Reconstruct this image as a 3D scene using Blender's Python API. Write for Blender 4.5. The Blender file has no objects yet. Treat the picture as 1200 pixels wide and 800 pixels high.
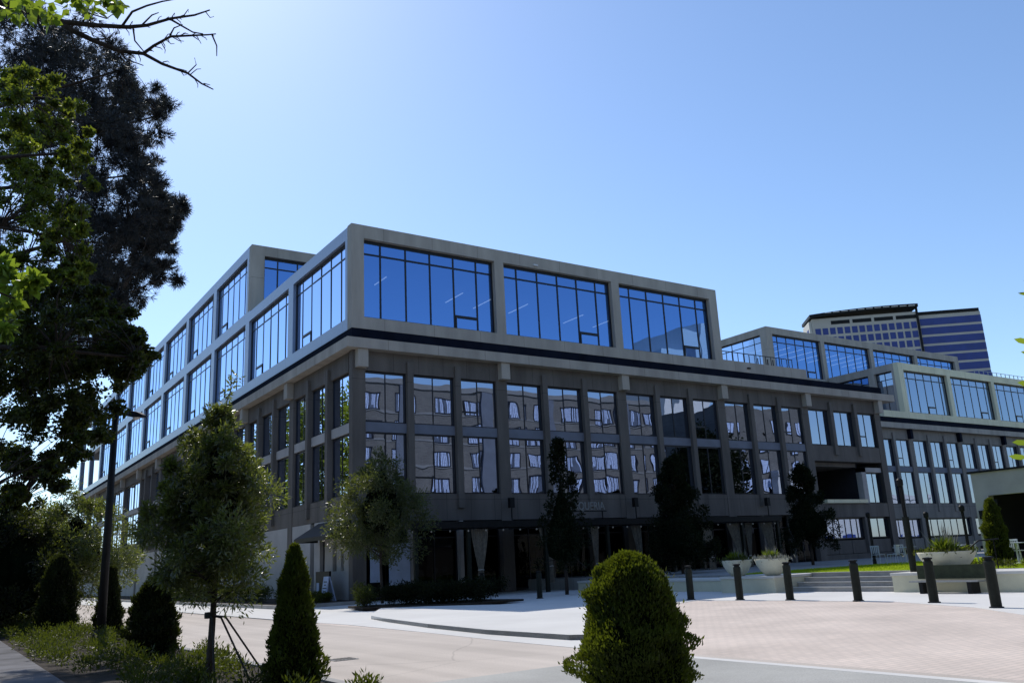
import bpy, math, random
import numpy as np
from mathutils import Vector, Matrix
rad = math.radians
scene = bpy.context.scene
COL = scene.collection

# ------------------------------------------------------------------ camera
CAM = np.array([-17.254, -40.504, 1.5]); FPX = 1006.04
RV = np.array([0.83484846, -0.5483843, -0.04798665])
UV = np.array([-0.09823142, -0.23418224, 0.96721728])
FV = np.array([0.54164439, 0.80276606, 0.24937525])
cam_d = bpy.data.cameras.new('camera'); cam = bpy.data.objects.new('camera', cam_d); COL.objects.link(cam)
cam.matrix_world = Matrix(((RV[0], UV[0], -FV[0], CAM[0]), (RV[1], UV[1], -FV[1], CAM[1]), (RV[2], UV[2], -FV[2], CAM[2]), (0, 0, 0, 1)))
cam_d.sensor_width = 36; cam_d.lens = FPX / 1200 * 36; cam_d.clip_end = 5000; cam_d.clip_start = .05
scene.camera = cam
scene.render.resolution_x = 1024; scene.render.resolution_y = 682

def at(px, py, depth):                       # survey helper: a sight line and a distance give a point of the place
    return CAM + (FV * FPX + RV * (px - 600) + UV * (400 - py)) * depth / FPX

# ------------------------------------------------------------------ light
SUN_AZ, SUN_EL = rad(8), rad(46)
sdir = Vector((math.sin(SUN_AZ) * math.cos(SUN_EL), math.cos(SUN_AZ) * math.cos(SUN_EL), math.sin(SUN_EL)))
sl = bpy.data.lights.new('sun', 'SUN'); sl.energy = 4.1; sl.angle = rad(.5); sl.color = (1, .935, .85)
so = bpy.data.objects.new('sun', sl); COL.objects.link(so); so.rotation_euler = sdir.to_track_quat('Z', 'Y').to_euler()
so.location = (0, 0, 60)
w = bpy.data.worlds.new('World'); scene.world = w; w.use_nodes = True
nt = w.node_tree; bg = nt.nodes['Background']
sky = nt.nodes.new('ShaderNodeTexSky'); sky.sky_type = 'NISHITA'; sky.sun_disc = False
sky.sun_elevation = SUN_EL; sky.sun_rotation = SUN_AZ; sky.air_density = 1.0; sky.dust_density = .35; sky.ozone_density = 2.0
hs = nt.nodes.new('ShaderNodeMix'); hs.data_type = 'RGBA'; hs.blend_type = 'MULTIPLY'; hs.inputs[0].default_value = 1
hs.inputs[7].default_value = (.895, .985, 1.085, 1)
nt.links.new(sky.outputs[0], hs.inputs[6]); nt.links.new(hs.outputs[2], bg.inputs[0]); bg.inputs[1].default_value = .16
scene.view_settings.view_transform = 'Standard'; scene.view_settings.look = 'None'
scene.view_settings.exposure = 0; scene.view_settings.gamma = 1

# ------------------------------------------------------------------ materials
def mat(name, col, rough=.8, var=.12, scale=3.0, bump=0.0, bscale=30., spec=.3, metal=0., fine=0., col2=None, streak=False, joint=0.):
    m = bpy.data.materials.new(name); m.use_nodes = True; n = m.node_tree.nodes; l = m.node_tree.links
    b = n['Principled BSDF']; b.inputs['Roughness'].default_value = rough
    b.inputs['Specular IOR Level'].default_value = spec; b.inputs['Metallic'].default_value = metal
    tc = n.new('ShaderNodeTexCoord'); src = tc.outputs['Object']
    nz = n.new('ShaderNodeTexNoise'); nz.inputs['Scale'].default_value = scale; nz.inputs['Detail'].default_value = 6; nz.inputs['Roughness'].default_value = .6
    if streak:
        mp = n.new('ShaderNodeMapping'); mp.inputs['Scale'].default_value = (1, 1, .18); l.new(src, mp.inputs[0]); l.new(mp.outputs[0], nz.inputs['Vector'])
    else: l.new(src, nz.inputs['Vector'])
    r = n.new('ShaderNodeValToRGB'); c = np.array(col); d = np.array(col2) if col2 else c * (1 - 2 * var)
    hi = c if col2 else c * (1 + var)
    r.color_ramp.elements[0].position = .3; r.color_ramp.elements[1].position = .72
    r.color_ramp.elements[0].color = (*d, 1); r.color_ramp.elements[1].color = (*hi, 1)
    l.new(nz.outputs['Fac'], r.inputs[0]); out = r.outputs[0]
    if fine:
        n2 = n.new('ShaderNodeTexNoise'); n2.inputs['Scale'].default_value = 45; n2.inputs['Detail'].default_value = 4; l.new(src, n2.inputs['Vector'])
        mr = n.new('ShaderNodeMapRange'); mr.inputs[1].default_value = .3; mr.inputs[2].default_value = .7; mr.inputs[3].default_value = 1 - fine; mr.inputs[4].default_value = 1 + fine
        l.new(n2.outputs['Fac'], mr.inputs[0])
        mx = n.new('ShaderNodeMix'); mx.data_type = 'RGBA'; mx.blend_type = 'MULTIPLY'; mx.inputs[0].default_value = 1
        l.new(out, mx.inputs[6]); l.new(mr.outputs[0], mx.inputs[7]); out = mx.outputs[2]
    if joint:
        sx = n.new('ShaderNodeSeparateXYZ'); l.new(src, sx.inputs[0]); prev = None
        for ax, per, ph in (('X', joint, .37), ('Y', joint, .61), ('Z', joint * 4.1, .2)):
            a1 = n.new('ShaderNodeMath'); a1.operation = 'MULTIPLY_ADD'; a1.inputs[1].default_value = 1 / per; a1.inputs[2].default_value = ph; l.new(sx.outputs[ax], a1.inputs[0])
            a2 = n.new('ShaderNodeMath'); a2.operation = 'FRACT'; l.new(a1.outputs[0], a2.inputs[0])
            a3 = n.new('ShaderNodeMath'); a3.operation = 'GREATER_THAN'; a3.inputs[1].default_value = .022 / per; l.new(a2.outputs[0], a3.inputs[0])
            if prev is None: prev = a3.outputs[0]
            else:
                a4 = n.new('ShaderNodeMath'); a4.operation = 'MULTIPLY'; l.new(prev, a4.inputs[0]); l.new(a3.outputs[0], a4.inputs[1]); prev = a4.outputs[0]
        a5 = n.new('ShaderNodeMapRange'); a5.inputs[3].default_value = .45; a5.inputs[4].default_value = 1; l.new(prev, a5.inputs[0])
        mj_ = n.new('ShaderNodeMix'); mj_.data_type = 'RGBA'; mj_.blend_type = 'MULTIPLY'; mj_.inputs[0].default_value = 1; l.new(out, mj_.inputs[6]); l.new(a5.outputs[0], mj_.inputs[7]); out = mj_.outputs[2]
    l.new(out, b.inputs['Base Color'])
    if bump:
        n3 = n.new('ShaderNodeTexNoise'); n3.inputs['Scale'].default_value = bscale; n3.inputs['Detail'].default_value = 5; l.new(src, n3.inputs['Vector'])
        bp = n.new('ShaderNodeBump'); bp.inputs['Strength'].default_value = bump; bp.inputs['Distance'].default_value = .02
        l.new(n3.outputs['Fac'], bp.inputs['Height']); l.new(bp.outputs[0], b.inputs['Normal'])
    return m

def leafmat(name, col, col2, trans=.35, tcol=None, scale=2.5, rough=.45, spec=.25):
    m = bpy.data.materials.new(name); m.use_nodes = True; n = m.node_tree.nodes; l = m.node_tree.links
    b = n['Principled BSDF']; b.inputs['Roughness'].default_value = rough; b.inputs['Specular IOR Level'].default_value = spec
    tc = n.new('ShaderNodeTexCoord'); nz = n.new('ShaderNodeTexNoise'); nz.inputs['Scale'].default_value = scale; nz.inputs['Detail'].default_value = 8; nz.inputs['Roughness'].default_value = .75
    l.new(tc.outputs['Object'], nz.inputs['Vector'])
    r = n.new('ShaderNodeValToRGB'); r.color_ramp.elements[0].position = .35; r.color_ramp.elements[1].position = .68
    r.color_ramp.elements[0].color = (*col2, 1); r.color_ramp.elements[1].color = (*col, 1)
    l.new(nz.outputs['Fac'], r.inputs[0]); l.new(r.outputs[0], b.inputs['Base Color'])
    t = n.new('ShaderNodeBsdfTranslucent'); t.inputs['Color'].default_value = (*(tcol or col), 1)
    mx = n.new('ShaderNodeMixShader'); mx.inputs[0].default_value = trans
    l.new(b.outputs[0], mx.inputs[1]); l.new(t.outputs[0], mx.inputs[2]); l.new(mx.outputs[0], n['Material Output'].inputs[0])
    return m

def glassmat(name, gcol, tcol, base=.35, wob=.12, wscale=.9):
    m = bpy.data.materials.new(name); m.use_nodes = True; n = m.node_tree.nodes; l = m.node_tree.links
    n.remove(n['Principled BSDF'])
    g = n.new('ShaderNodeBsdfGlossy'); g.inputs['Color'].default_value = (*gcol, 1); g.inputs['Roughness'].default_value = .0
    t = n.new('ShaderNodeBsdfTransparent'); t.inputs['Color'].default_value = (*tcol, 1)
    tc = n.new('ShaderNodeTexCoord'); nz = n.new('ShaderNodeTexNoise'); nz.inputs['Scale'].default_value = wscale; nz.inputs['Detail'].default_value = 1
    l.new(tc.outputs['Object'], nz.inputs['Vector'])
    bp = n.new('ShaderNodeBump'); bp.inputs['Strength'].default_value = wob; bp.inputs['Distance'].default_value = .05; l.new(nz.outputs['Fac'], bp.inputs['Height'])
    l.new(bp.outputs[0], g.inputs['Normal'])
    fr = n.new('ShaderNodeFresnel'); fr.inputs['IOR'].default_value = 1.5
    ma = n.new('ShaderNodeMath'); ma.operation = 'MULTIPLY_ADD'; ma.inputs[1].default_value = 1 - base; ma.inputs[2].default_value = base; l.new(fr.outputs[0], ma.inputs[0])
    mx = n.new('ShaderNodeMixShader'); l.new(ma.outputs[0], mx.inputs[0]); l.new(t.outputs[0], mx.inputs[1]); l.new(g.outputs[0], mx.inputs[2])
    l.new(mx.outputs[0], n['Material Output'].inputs[0]); return m

def brickmat(name, c1, c2, mortar, sx=1., bw=.22, bh=.075, ms=.012, rot=None, rough=.85, off=.5):
    m = bpy.data.materials.new(name); m.use_nodes = True; n = m.node_tree.nodes; l = m.node_tree.links
    b = n['Principled BSDF']; b.inputs['Roughness'].default_value = rough; b.inputs['Specular IOR Level'].default_value = .25
    tc = n.new('ShaderNodeTexCoord'); mp = n.new('ShaderNodeMapping'); l.new(tc.outputs['Object'], mp.inputs[0])
    if rot: mp.inputs['Rotation'].default_value = rot
    bt = n.new('ShaderNodeTexBrick'); bt.offset = off; bt.inputs['Color1'].default_value = (*c1, 1); bt.inputs['Color2'].default_value = (*c2, 1); bt.inputs['Mortar'].default_value = (*mortar, 1)
    bt.inputs['Scale'].default_value = 1; bt.inputs['Brick Width'].default_value = bw; bt.inputs['Row Height'].default_value = bh; bt.inputs['Mortar Size'].default_value = ms
    l.new(mp.outputs[0], bt.inputs['Vector'])
    nz = n.new('ShaderNodeTexNoise'); nz.inputs['Scale'].default_value = .5; nz.inputs['Detail'].default_value = 7; l.new(tc.outputs['Object'], nz.inputs['Vector'])
    mr = n.new('ShaderNodeMapRange'); mr.inputs[1].default_value = .3; mr.inputs[2].default_value = .7; mr.inputs[3].default_value = .86; mr.inputs[4].default_value = 1.1; l.new(nz.outputs['Fac'], mr.inputs[0])
    mx = n.new('ShaderNodeMix'); mx.data_type = 'RGBA'; mx.blend_type = 'MULTIPLY'; mx.inputs[0].default_value = 1
    l.new(bt.outputs['Color'], mx.inputs[6]); l.new(mr.outputs[0], mx.inputs[7]); l.new(mx.outputs[2], b.inputs['Base Color'])
    return m

def emit(name, col, s):
    m = bpy.data.materials.new(name); m.use_nodes = True; b = m.node_tree.nodes['Principled BSDF']
    b.inputs['Base Color'].default_value = (*col, 1); b.inputs['Emission Color'].default_value = (*col, 1); b.inputs['Emission Strength'].default_value = s; return m

M = {}
M['conc'] = mat('frame_concrete', (.42, .385, .335), .85, .13, .9, .15, 20, fine=.08, streak=True, joint=3.01)
M['conc_bounce'] = mat('bounce_tint_concrete', (.80, .76, .54), .85, .08, .6, .1, 20, fine=.06, streak=True, joint=3.01)  # yellowish bounce light on the wing frame is put into this colour
M['conc_sky'] = mat('satin_sky_tint_panel', (.20, .26, .38), .30, .05, .5, spec=1.0, joint=3.03)  # satin frame, with the sky's blue reflection also put into the base colour
M['wall'] = mat('grey_painted_wall', (.145, .132, .12), .85, .16, 1.1, .1, 25, fine=.10, streak=True, joint=1.51)
M['wall_light'] = mat('pale_render', (.42, .41, .40), .85, .10, .7, .1, 25, fine=.04)
M['wall_b'] = mat('grey_wing_wall', (.26, .24, .215), .85, .14, 1.1, .1, 25, fine=.10, streak=True, joint=1.51)
M['spandrel'] = mat('blue_grey_spandrel', (.17, .19, .24), .6, .08, 1.2, .05, 20)
M['band'] = mat('dark_reveal_band', (.010, .013, .024), .9, .2, 1., spec=.05)
M['metal_dark'] = mat('dark_window_metal', (.012, .013, .018), .4, .15, 4., spec=.4)
M['inside'] = mat('dark_interior', (.03, .032, .04), .9, .2, .6)
M['ceiling'] = mat('interior_ceiling', (.22, .23, .25), .9, .1, .6)
M['black'] = mat('black_paint', (.009, .010, .011), .55, .2, 6., spec=.2)
M['boll'] = mat('bollard_paint', (.010, .014, .010), .55, .25, 6., spec=.25)
M['white'] = mat('white_paint', (.62, .63, .64), .6, .06, 3.)
M['side'] = mat('pale_concrete_paving', (.65, .645, .62), .9, .05, .35, .1, 60, fine=.04, spec=.08)
M['kerb'] = mat('kerb_concrete', (.36, .355, .345), .9, .12, 1.5, .2, 40, fine=.08)
M['plant_wall'] = mat('planter_wall_concrete', (.62, .60, .45), .9, .08, 1., .1, 40, fine=.05)
M['cap'] = mat('stone_cap', (.6, .59, .55), .85, .06, 1., .1, 40)
M['soil'] = mat('dark_mulch', (.035, .026, .018), 1., .4, 8., .6, 40, fine=.3)
M['bark'] = mat('bark', (.055, .045, .038), .95, .3, 9., .8, 35, fine=.2)
M['bowl'] = mat('cast_stone', (.62, .61, .48), .85, .08, 2., .1, 40, fine=.05)
M['curtain'] = mat('curtain_cloth', (.20, .185, .15), .95, .2, 6.)
M['glass_blue'] = glassmat('blue_curtain_wall_glass', (.26, .50, .98), (.30, .42, .62), .58, .07, .45)
M['glass_left'] = glassmat('pale_blue_glass', (.52, .66, .90), (.25, .35, .5), .5, .04, .4)
M['glass_low'] = glassmat('tinted_window_glass', (.60, .70, .92), (.2, .22, .26), .5, .16, .5)
M['glass_dark'] = glassmat('shopfront_glass', (.22, .23, .25), (.2, .2, .22), .0, .1, .6)
M['strip'] = emit('linear_light', (1, .97, .85), .9)
M['bulb'] = emit('bulb', (.35, .33, .28), .04)
M['pav'] = brickmat('clay_pavers', (.64, .55, .48), (.58, .505, .445), (.48, .42, .37), bw=.24, bh=.12, ms=.010)
M['lawn'] = mat('lawn_turf', (.24, .32, .022), .95, .12, 2., .5, 90, fine=.25, spec=0.)
M['terrace'] = brickmat('terrace_slabs', (.3, .3, .29), (.27, .27, .26), (.18, .18, .18), bw=.9, bh=.6, ms=.012)
M['ground'] = mat('far_ground', (.16, .16, .13), .95, .2, .05, .1, 10)
M['brick'] = brickmat('apartment_brick', (.15, .145, .135), (.115, .112, .108), (.165, .165, .165), bw=.45, bh=.16, ms=.02, rot=(rad(90), 0, 0))
M['aptglass'] = mat('apartment_pane', (.10, .12, .17), .3, .2, 1., spec=.5)
M['trim'] = mat('pale_trim', (.20, .205, .21), .8, .05, 1.)
M['bay'] = mat('blue_grey_render', (.13, .15, .19), .8, .08, 1.)
M['lace'] = mat('sky_tint_curtain', (.50, .60, .84), .9, .15, 5.)  # curtain colour carries the blue sky reflected in these panes
M['tower'] = mat('tower_precast', (.50, .47, .42), .85, .06, .2, fine=.05)
M['tower_glass'] = mat('tower_ribbon_glass', (.020, .045, .235), .5, .10, .5, spec=.5)
M['steel'] = mat('brushed_steel', (.35, .36, .37), .35, .1, 8., spec=.5, metal=.6)
M['chair'] = mat('chair_paint', (.48, .52, .58), .5, .08, 5.)
M['signw'] = mat('sign_letter_face', (.26, .27, .26), .6, .1, 8.)
M['poster'] = mat('poster_paper', (.42, .5, .66), .7, .08, 2.)
M['car'] = mat('car_paint', (.45, .46, .48), .25, .03, 3., spec=.6)
M['tyre'] = mat('tyre_rubber', (.012, .012, .012), .9, .2, 8.)
M['cord'] = mat('strap', (.03, .03, .028), .8, .2, 10.)

# weathered roadway: worn tan surface with hairline cracks
def roadmat():
    m = mat('weathered_roadway', (.56, .505, .45), .95, .07, .22, .25, 60, fine=.12, spec=.05)
    n = m.node_tree.nodes; l = m.node_tree.links; b = n['Principled BSDF']
    src = b.inputs['Base Color'].links[0].from_socket
    tc = n.new('ShaderNodeTexCoord'); wz = n.new('ShaderNodeTexNoise'); wz.inputs['Scale'].default_value = .35; wz.inputs['Detail'].default_value = 4; l.new(tc.outputs['Object'], wz.inputs[0])
    mm = n.new('ShaderNodeMix'); mm.data_type = 'RGBA'; mm.inputs[0].default_value = .35; l.new(tc.outputs['Object'], mm.inputs[6]); l.new(wz.outputs['Color'], mm.inputs[7])
    sn_ = n.new('ShaderNodeTexNoise'); sn_.inputs['Scale'].default_value = 1.; sn_.inputs['Detail'].default_value = 5; smp = n.new('ShaderNodeMapping'); smp.inputs['Scale'].default_value = (1.6, .06, 1); l.new(tc.outputs['Object'], smp.inputs[0]); l.new(smp.outputs[0], sn_.inputs['Vector'])
    smr = n.new('ShaderNodeMapRange'); smr.inputs[1].default_value = .35; smr.inputs[2].default_value = .7; smr.inputs[3].default_value = 1.05; smr.inputs[4].default_value = .86; l.new(sn_.outputs['Fac'], smr.inputs[0])
    smx = n.new('ShaderNodeMix'); smx.data_type = 'RGBA'; smx.blend_type = 'MULTIPLY'; smx.inputs[0].default_value = 1; l.new(src, smx.inputs[6]); l.new(smr.outputs[0], smx.inputs[7]); src = smx.outputs[2]
    v = n.new('ShaderNodeTexVoronoi'); v.feature = 'DISTANCE_TO_EDGE'; v.inputs['Scale'].default_value = .22; l.new(mm.outputs[2], v.inputs['Vector'])
    mr = n.new('ShaderNodeMapRange'); mr.inputs[1].default_value = .0; mr.inputs[2].default_value = .003; mr.inputs[3].default_value = .8; mr.inputs[4].default_value = 1; l.new(v.outputs['Distance'], mr.inputs[0])
    mx = n.new('ShaderNodeMix'); mx.data_type = 'RGBA'; mx.blend_type = 'MULTIPLY'; mx.inputs[0].default_value = 1
    l.new(src, mx.inputs[6]); l.new(mr.outputs[0], mx.inputs[7]); l.new(mx.outputs[2], b.inputs['Base Color']); return m
M['road'] = roadmat()

M['leaf_street'] = leafmat('willow_oak_leaf', (.085, .10, .04), (.006, .010, .004), .27, (.38, .46, .05), 7., .34, .6)
M['leaf_dark'] = leafmat('holly_leaf', (.012, .018, .008), (.004, .007, .003), .10, (.05, .08, .01), 4., .7, .1)
M['leaf_arb'] = leafmat('arborvitae_spray', (.065, .088, .012), (.005, .008, .003), .25, (.22, .28, .015), 7., .6, .2)
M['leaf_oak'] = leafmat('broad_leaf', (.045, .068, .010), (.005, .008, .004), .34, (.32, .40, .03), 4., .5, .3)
M['leaf_shade'] = leafmat('shaded_leaf', (.016, .022, .008), (.004, .006, .003), .14, (.14, .18, .02), 3.5, .6, .2)  # dark leaf copy, shade of the left planting put into its colour
M['leaf_corner'] = leafmat('half_shaded_leaf', (.060, .072, .030), (.006, .009, .004), .22, (.30, .36, .04), 5., .4, .4)  # darker leaf copy, building shade on the corner tree put into the colour
M['leaf_oak_shade'] = leafmat('shaded_broad_leaf', (.020, .030, .006), (.004, .006, .003), .20, (.20, .26, .02), 3.)  # broad leaf darkened: shade of the lower crown put into the colour
M['leaf_bright'] = leafmat('young_broad_leaf', (.09, .14, .02), (.04, .07, .012), .5, (.27, .38, .03), 3.)
M['leaf_pine'] = leafmat('pine_needles', (.045, .052, .056), (.014, .017, .020), .12, (.07, .08, .06), 3., .5, .3)
M['leaf_cover'] = leafmat('ground_cover_leaf', (.026, .036, .008), (.002, .003, .001), .22, (.22, .28, .02), 8., .5, .25)  # tree shade over the planting strip is put into this dark leaf colour
M['core'] = mat('inner_shade_core', (.006, .010, .005), 1., .3, 5., spec=0.)  # near-black colour of solids that paint the shade inside crowns
M['grass_tuft'] = leafmat('bowl_grass', (.12, .17, .02), (.06, .09, .012), .4, (.25, .33, .02), 6.)
M['leaf_grey'] = leafmat('silver_leaf', (.30, .31, .30), (.15, .16, .14), .2, (.3, .3, .2), 6.)

# ------------------------------------------------------------------ objects
def tag(o, label=None, cat=None, group=None, kind=None):
    if label: o['label'] = label
    if cat: o['category'] = cat
    if group: o['group'] = group
    if kind: o['kind'] = kind
    return o
def thing(name, label, cat, loc=(0, 0, 0), rz=0, group=None):
    o = bpy.data.objects.new(name, None); COL.objects.link(o); o.location = loc; o.rotation_euler = (0, 0, rz); o.empty_display_size = .3
    return tag(o, label, cat, group)
def link(name, me, m, parent=None, smooth=False):
    me.materials.append(m); o = bpy.data.objects.new(name, me); COL.objects.link(o)
    if smooth: me.polygons.foreach_set('use_smooth', [True] * len(me.polygons))
    if parent is not None: o.parent = parent
    return o
def copy_tree(o, parent=None):
    c = o.copy(); COL.objects.link(c)
    if parent is not None: c.parent = parent
    for ch in list(o.children): copy_tree(ch, c)
    return c

class MB:
    def __init__(s): s.v = []; s.f = []
    def box(s, x0, x1, y0, y1, z0, z1):
        if x0 > x1: x0, x1 = x1, x0
        if y0 > y1: y0, y1 = y1, y0
        if z0 > z1: z0, z1 = z1, z0
        b = len(s.v); s.v += [(x0, y0, z0), (x1, y0, z0), (x1, y1, z0), (x0, y1, z0), (x0, y0, z1), (x1, y0, z1), (x1, y1, z1), (x0, y1, z1)]
        s.f += [tuple(b + i for i in f) for f in ((0, 3, 2, 1), (4, 5, 6, 7), (0, 1, 5, 4), (1, 2, 6, 5), (2, 3, 7, 6), (3, 0, 4, 7))]; return s
    def obox(s, c, ax, ay, az):                # oriented box: centre and three half axes
        b = len(s.v); c, ax, ay, az = map(np.array, (c, ax, ay, az))
        for k in ((-1, -1, -1), (1, -1, -1), (1, 1, -1), (-1, 1, -1), (-1, -1, 1), (1, -1, 1), (1, 1, 1), (-1, 1, 1)):
            s.v.append(tuple(c + ax * k[0] + ay * k[1] + az * k[2]))
        s.f += [tuple(b + i for i in f) for f in ((0, 3, 2, 1), (4, 5, 6, 7), (0, 1, 5, 4), (1, 2, 6, 5), (2, 3, 7, 6), (3, 0, 4, 7))]; return s
    def poly(s, pts):
        b = len(s.v); s.v += [tuple(p) for p in pts]; s.f.append(tuple(range(b, b + len(pts)))); return s
    def tube(s, pts, rs, n=7, cap=True):
        pts = [np.array(p, float) for p in pts]
        if not hasattr(rs, '__len__'): rs = [rs] * len(pts)
        rings = []
        for i, p in enumerate(pts):
            d = pts[min(i + 1, len(pts) - 1)] - pts[max(i - 1, 0)]; d /= (np.linalg.norm(d) + 1e-9)
            a = np.cross(d, (0, 0, 1.) if abs(d[2]) < .9 else (1., 0, 0)); a /= np.linalg.norm(a); c = np.cross(d, a)
            b = len(s.v)
            for k in range(n):
                t = 2 * math.pi * k / n; s.v.append(tuple(p + (a * math.cos(t) + c * math.sin(t)) * rs[i]))
            rings.append(b)
        for i in range(len(rings) - 1):
            for k in range(n): s.f.append((rings[i] + k, rings[i] + (k + 1) % n, rings[i + 1] + (k + 1) % n, rings[i + 1] + k))
        if cap: s.f.append(tuple(rings[0] + k for k in range(n))[::-1]); s.f.append(tuple(rings[-1] + k for k in range(n)))
        return s
    def lathe(s, prof, c=(0, 0, 0), n=20):
        rings = []
        for r, z in prof:
            b = len(s.v)
            for k in range(n):
                t = 2 * math.pi * k / n; s.v.append((c[0] + r * math.cos(t), c[1] + r * math.sin(t), c[2] + z))
            rings.append(b)
        for i in range(len(rings) - 1):
            for k in range(n): s.f.append((rings[i] + k, rings[i] + (k + 1) % n, rings[i + 1] + (k + 1) % n, rings[i + 1] + k))
        s.f.append(tuple(rings[0] + k for k in range(n))[::-1]); s.f.append(tuple(rings[-1] + k for k in range(n))); return s
    def prism(s, pts, z0, z1):
        n = len(pts); b = len(s.v); s.v += [(p[0], p[1], z0) for p in pts] + [(p[0], p[1], z1) for p in pts]
        s.f.append(tuple(range(b, b + n))[::-1]); s.f.append(tuple(range(b + n, b + 2 * n)))
        for k in range(n): s.f.append((b + k, b + (k + 1) % n, b + n + (k + 1) % n, b + n + k))
        return s
    def build(s, name, m, parent=None, smooth=False, bevel=0):
        off = np.array(parent.location) if (parent is not None and getattr(s, 'world', True)) else np.zeros(3)
        p = parent
        while p is not None and p.parent is not None: p = p.parent; off = off + np.array(p.location)
        me = bpy.data.meshes.new(name); me.from_pydata([tuple(np.array(v) - off) for v in s.v], [], s.f); me.update()
        o = link(name, me, m, parent, smooth)
        if bevel:
            bv = o.modifiers.new('bevel', 'BEVEL'); bv.width = bevel; bv.segments = 2; bv.limit_method = 'ANGLE'
        return o
# all things that are copied are built around the origin, so parent.location is (0,0,0) while they are built

# a facade: a face plane, u runs along it, d goes inward (negative: proud)
def fb(mb, F, u0, u1, z0, z1, d0, d1):
    ax, v, sg = F
    if ax == 'y': mb.box(u0, u1, v + sg * d0, v + sg * d1, z0, z1)
    else: mb.box(v + sg * d0, v + sg * d1, u0, u1, z0, z1)
    return mb
def fp(F, u, z, d):
    ax, v, sg = F
    return (u, v + sg * d, z) if ax == 'y' else (v + sg * d, u, z)
def panel_mesh(F, us, zs, d, rng, tilt=.004):
    m = MB()
    for i in range(len(us) - 1):
        for j in range(len(zs) - 1):
            a, b_, c = rng.uniform(-tilt, tilt), rng.uniform(-tilt, tilt), rng.uniform(-tilt * .6, tilt * .6)
            g = [fp(F, us[i], zs[j], d + a + c), fp(F, us[i + 1], zs[j], d - a + c), fp(F, us[i + 1], zs[j + 1], d - a - c + b_ * .4), fp(F, us[i], zs[j + 1], d + a - c + b_ * .4)]
            m.poly(g)
    return m
wr = random.Random(5)
def window(parent, F, u0, u1, z0, z1, depth, muls, trans=None, sash=None, glass='glass_low', mw=.06, tilt=.004, name='window', label=None):
    """muls: mullion positions; trans: height of the transom; sash: (panel, height) of an opening light"""
    f = MB(); e = mw * 1.1
    fb(f, F, u0, u1, z1 - e * 1.5, z1, depth - .05, depth + .04); fb(f, F, u0, u1, z0, z0 + e, depth - .05, depth + .04)
    fb(f, F, u0, u0 + e, z0 + e, z1 - e * 1.5, depth - .05, depth + .04); fb(f, F, u1 - e, u1, z0 + e, z1 - e * 1.5, depth - .05, depth + .04)
    for x in muls: fb(f, F, x - mw / 2, x + mw / 2, z0 + e, z1 - e * 1.5, depth - .028, depth + .035)
    ed = [u0] + list(muls) + [u1]
    if trans:
        for i in range(len(ed) - 1): fb(f, F, ed[i] + (e if i == 0 else mw / 2), ed[i + 1] - (e if i == len(ed) - 2 else mw / 2), trans - mw / 2, trans + mw / 2, depth - .026, depth + .03)
    if sash:
        k, h = sash; a, b = ed[k] + mw / 2, ed[k + 1] - mw / 2
        fb(f, F, a, b, z0 + h, z0 + h + mw * 1.5, depth - .06, depth + .03); fb(f, F, a, a + mw * .8, z0 + e, z0 + h, depth - .06, depth + .03)
    o = f.build(name, M['metal_dark'], parent)
    if label: o['label'] = label
    p = panel_mesh(F, ed, [z0, trans, z1] if trans else [z0, z1], depth, wr, tilt).build('pane', M[glass], o)
    return o
def lattice(u0, u1, n): return [u0 + (u1 - u0) * k / n for k in range(1, n)]

# =================================================================== ground
G = MB().box(-900, 900, -900, 900, -.3, -.02).build('ground', M['ground']); tag(G, kind='structure')
tag(MB().box(-12.6, -7.2, -120, 260, -.015, 0).build('road', M['road']), kind='structure')
# clay paver court, with curved edge to the pale paving
def bez(p0, p1, p2, p3, n=14):
    return [tuple((1 - t) ** 3 * np.array(p0) + 3 * (1 - t) ** 2 * t * np.array(p1) + 3 * (1 - t) * t * t * np.array(p2) + t ** 3 * np.array(p3)) for t in np.linspace(0, 1, n)]
tag(MB().box(-7.2, 40, -90, -14, -.012, -.004).build('paver_court', M['pav']), kind='structure')
tag(MB().box(-7.62, -7.44, -120, -28.4, .002, .006).build('road_edge_line', M['side']), kind='structure')
# asphalt lane beyond the flush white band at the right
M['asph'] = mat('grey_asphalt', (.40, .40, .375), .92, .10, .5, .3, 70, fine=.14)
tag(MB().box(-12.6, -7.62, -120, -29.6, .0, .004).build('asphalt_lane', M['asph']), kind='structure')
# pale pavement around the corner (raised, kerbed)
edge = [(-7.0, 16.), (-6.9, -8.), (-6.75, -14.)] + bez((-6.75, -15.5), (-6.9, -20), (-7.1, -24), (-6.8, -26.4), 10)
strip = [(-3.95, 60), (-7.05, 60), (-7.05, -13), (-6.95, -16), (-7.2, -21), (-7.5, -25), (-7.6, -28.2), (-7.2, -28.6), (-5.2, -27.0), (-3.2, -24.6), (-1.2, -21.9), (1.2, -20.1), (4.2, -18.9), (4.6, -23), (4.5, -26), (2.9, -29.1), (.5, -31.8), (-1.5, -34.2), (-1.0, -35.), (20, -36), (20, 16), (-3.95, 16)]
tag(MB().prism(strip, -.01, .006).build('pavement', M['side']), kind='structure')
raised = [(-5.4, -14.2), (-5.9, -16.5), (-6.45, -20), (-6.8, -23.4), (-6.75, -26.4), (-6.3, -27.0), (-5.4, -26.6), (-3.6, -24.4), (-1.8, -22.2), (0.2, -20.4), (1.5, -17), (-.8, -12.4), (-2.6, -9.), (-4.4, -12.2)]
tag(MB().prism(raised, .0, .105).build('raised_pavement', M['side']), kind='structure')
kb = MB(); kp = raised[:10]
kb2 = []
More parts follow.
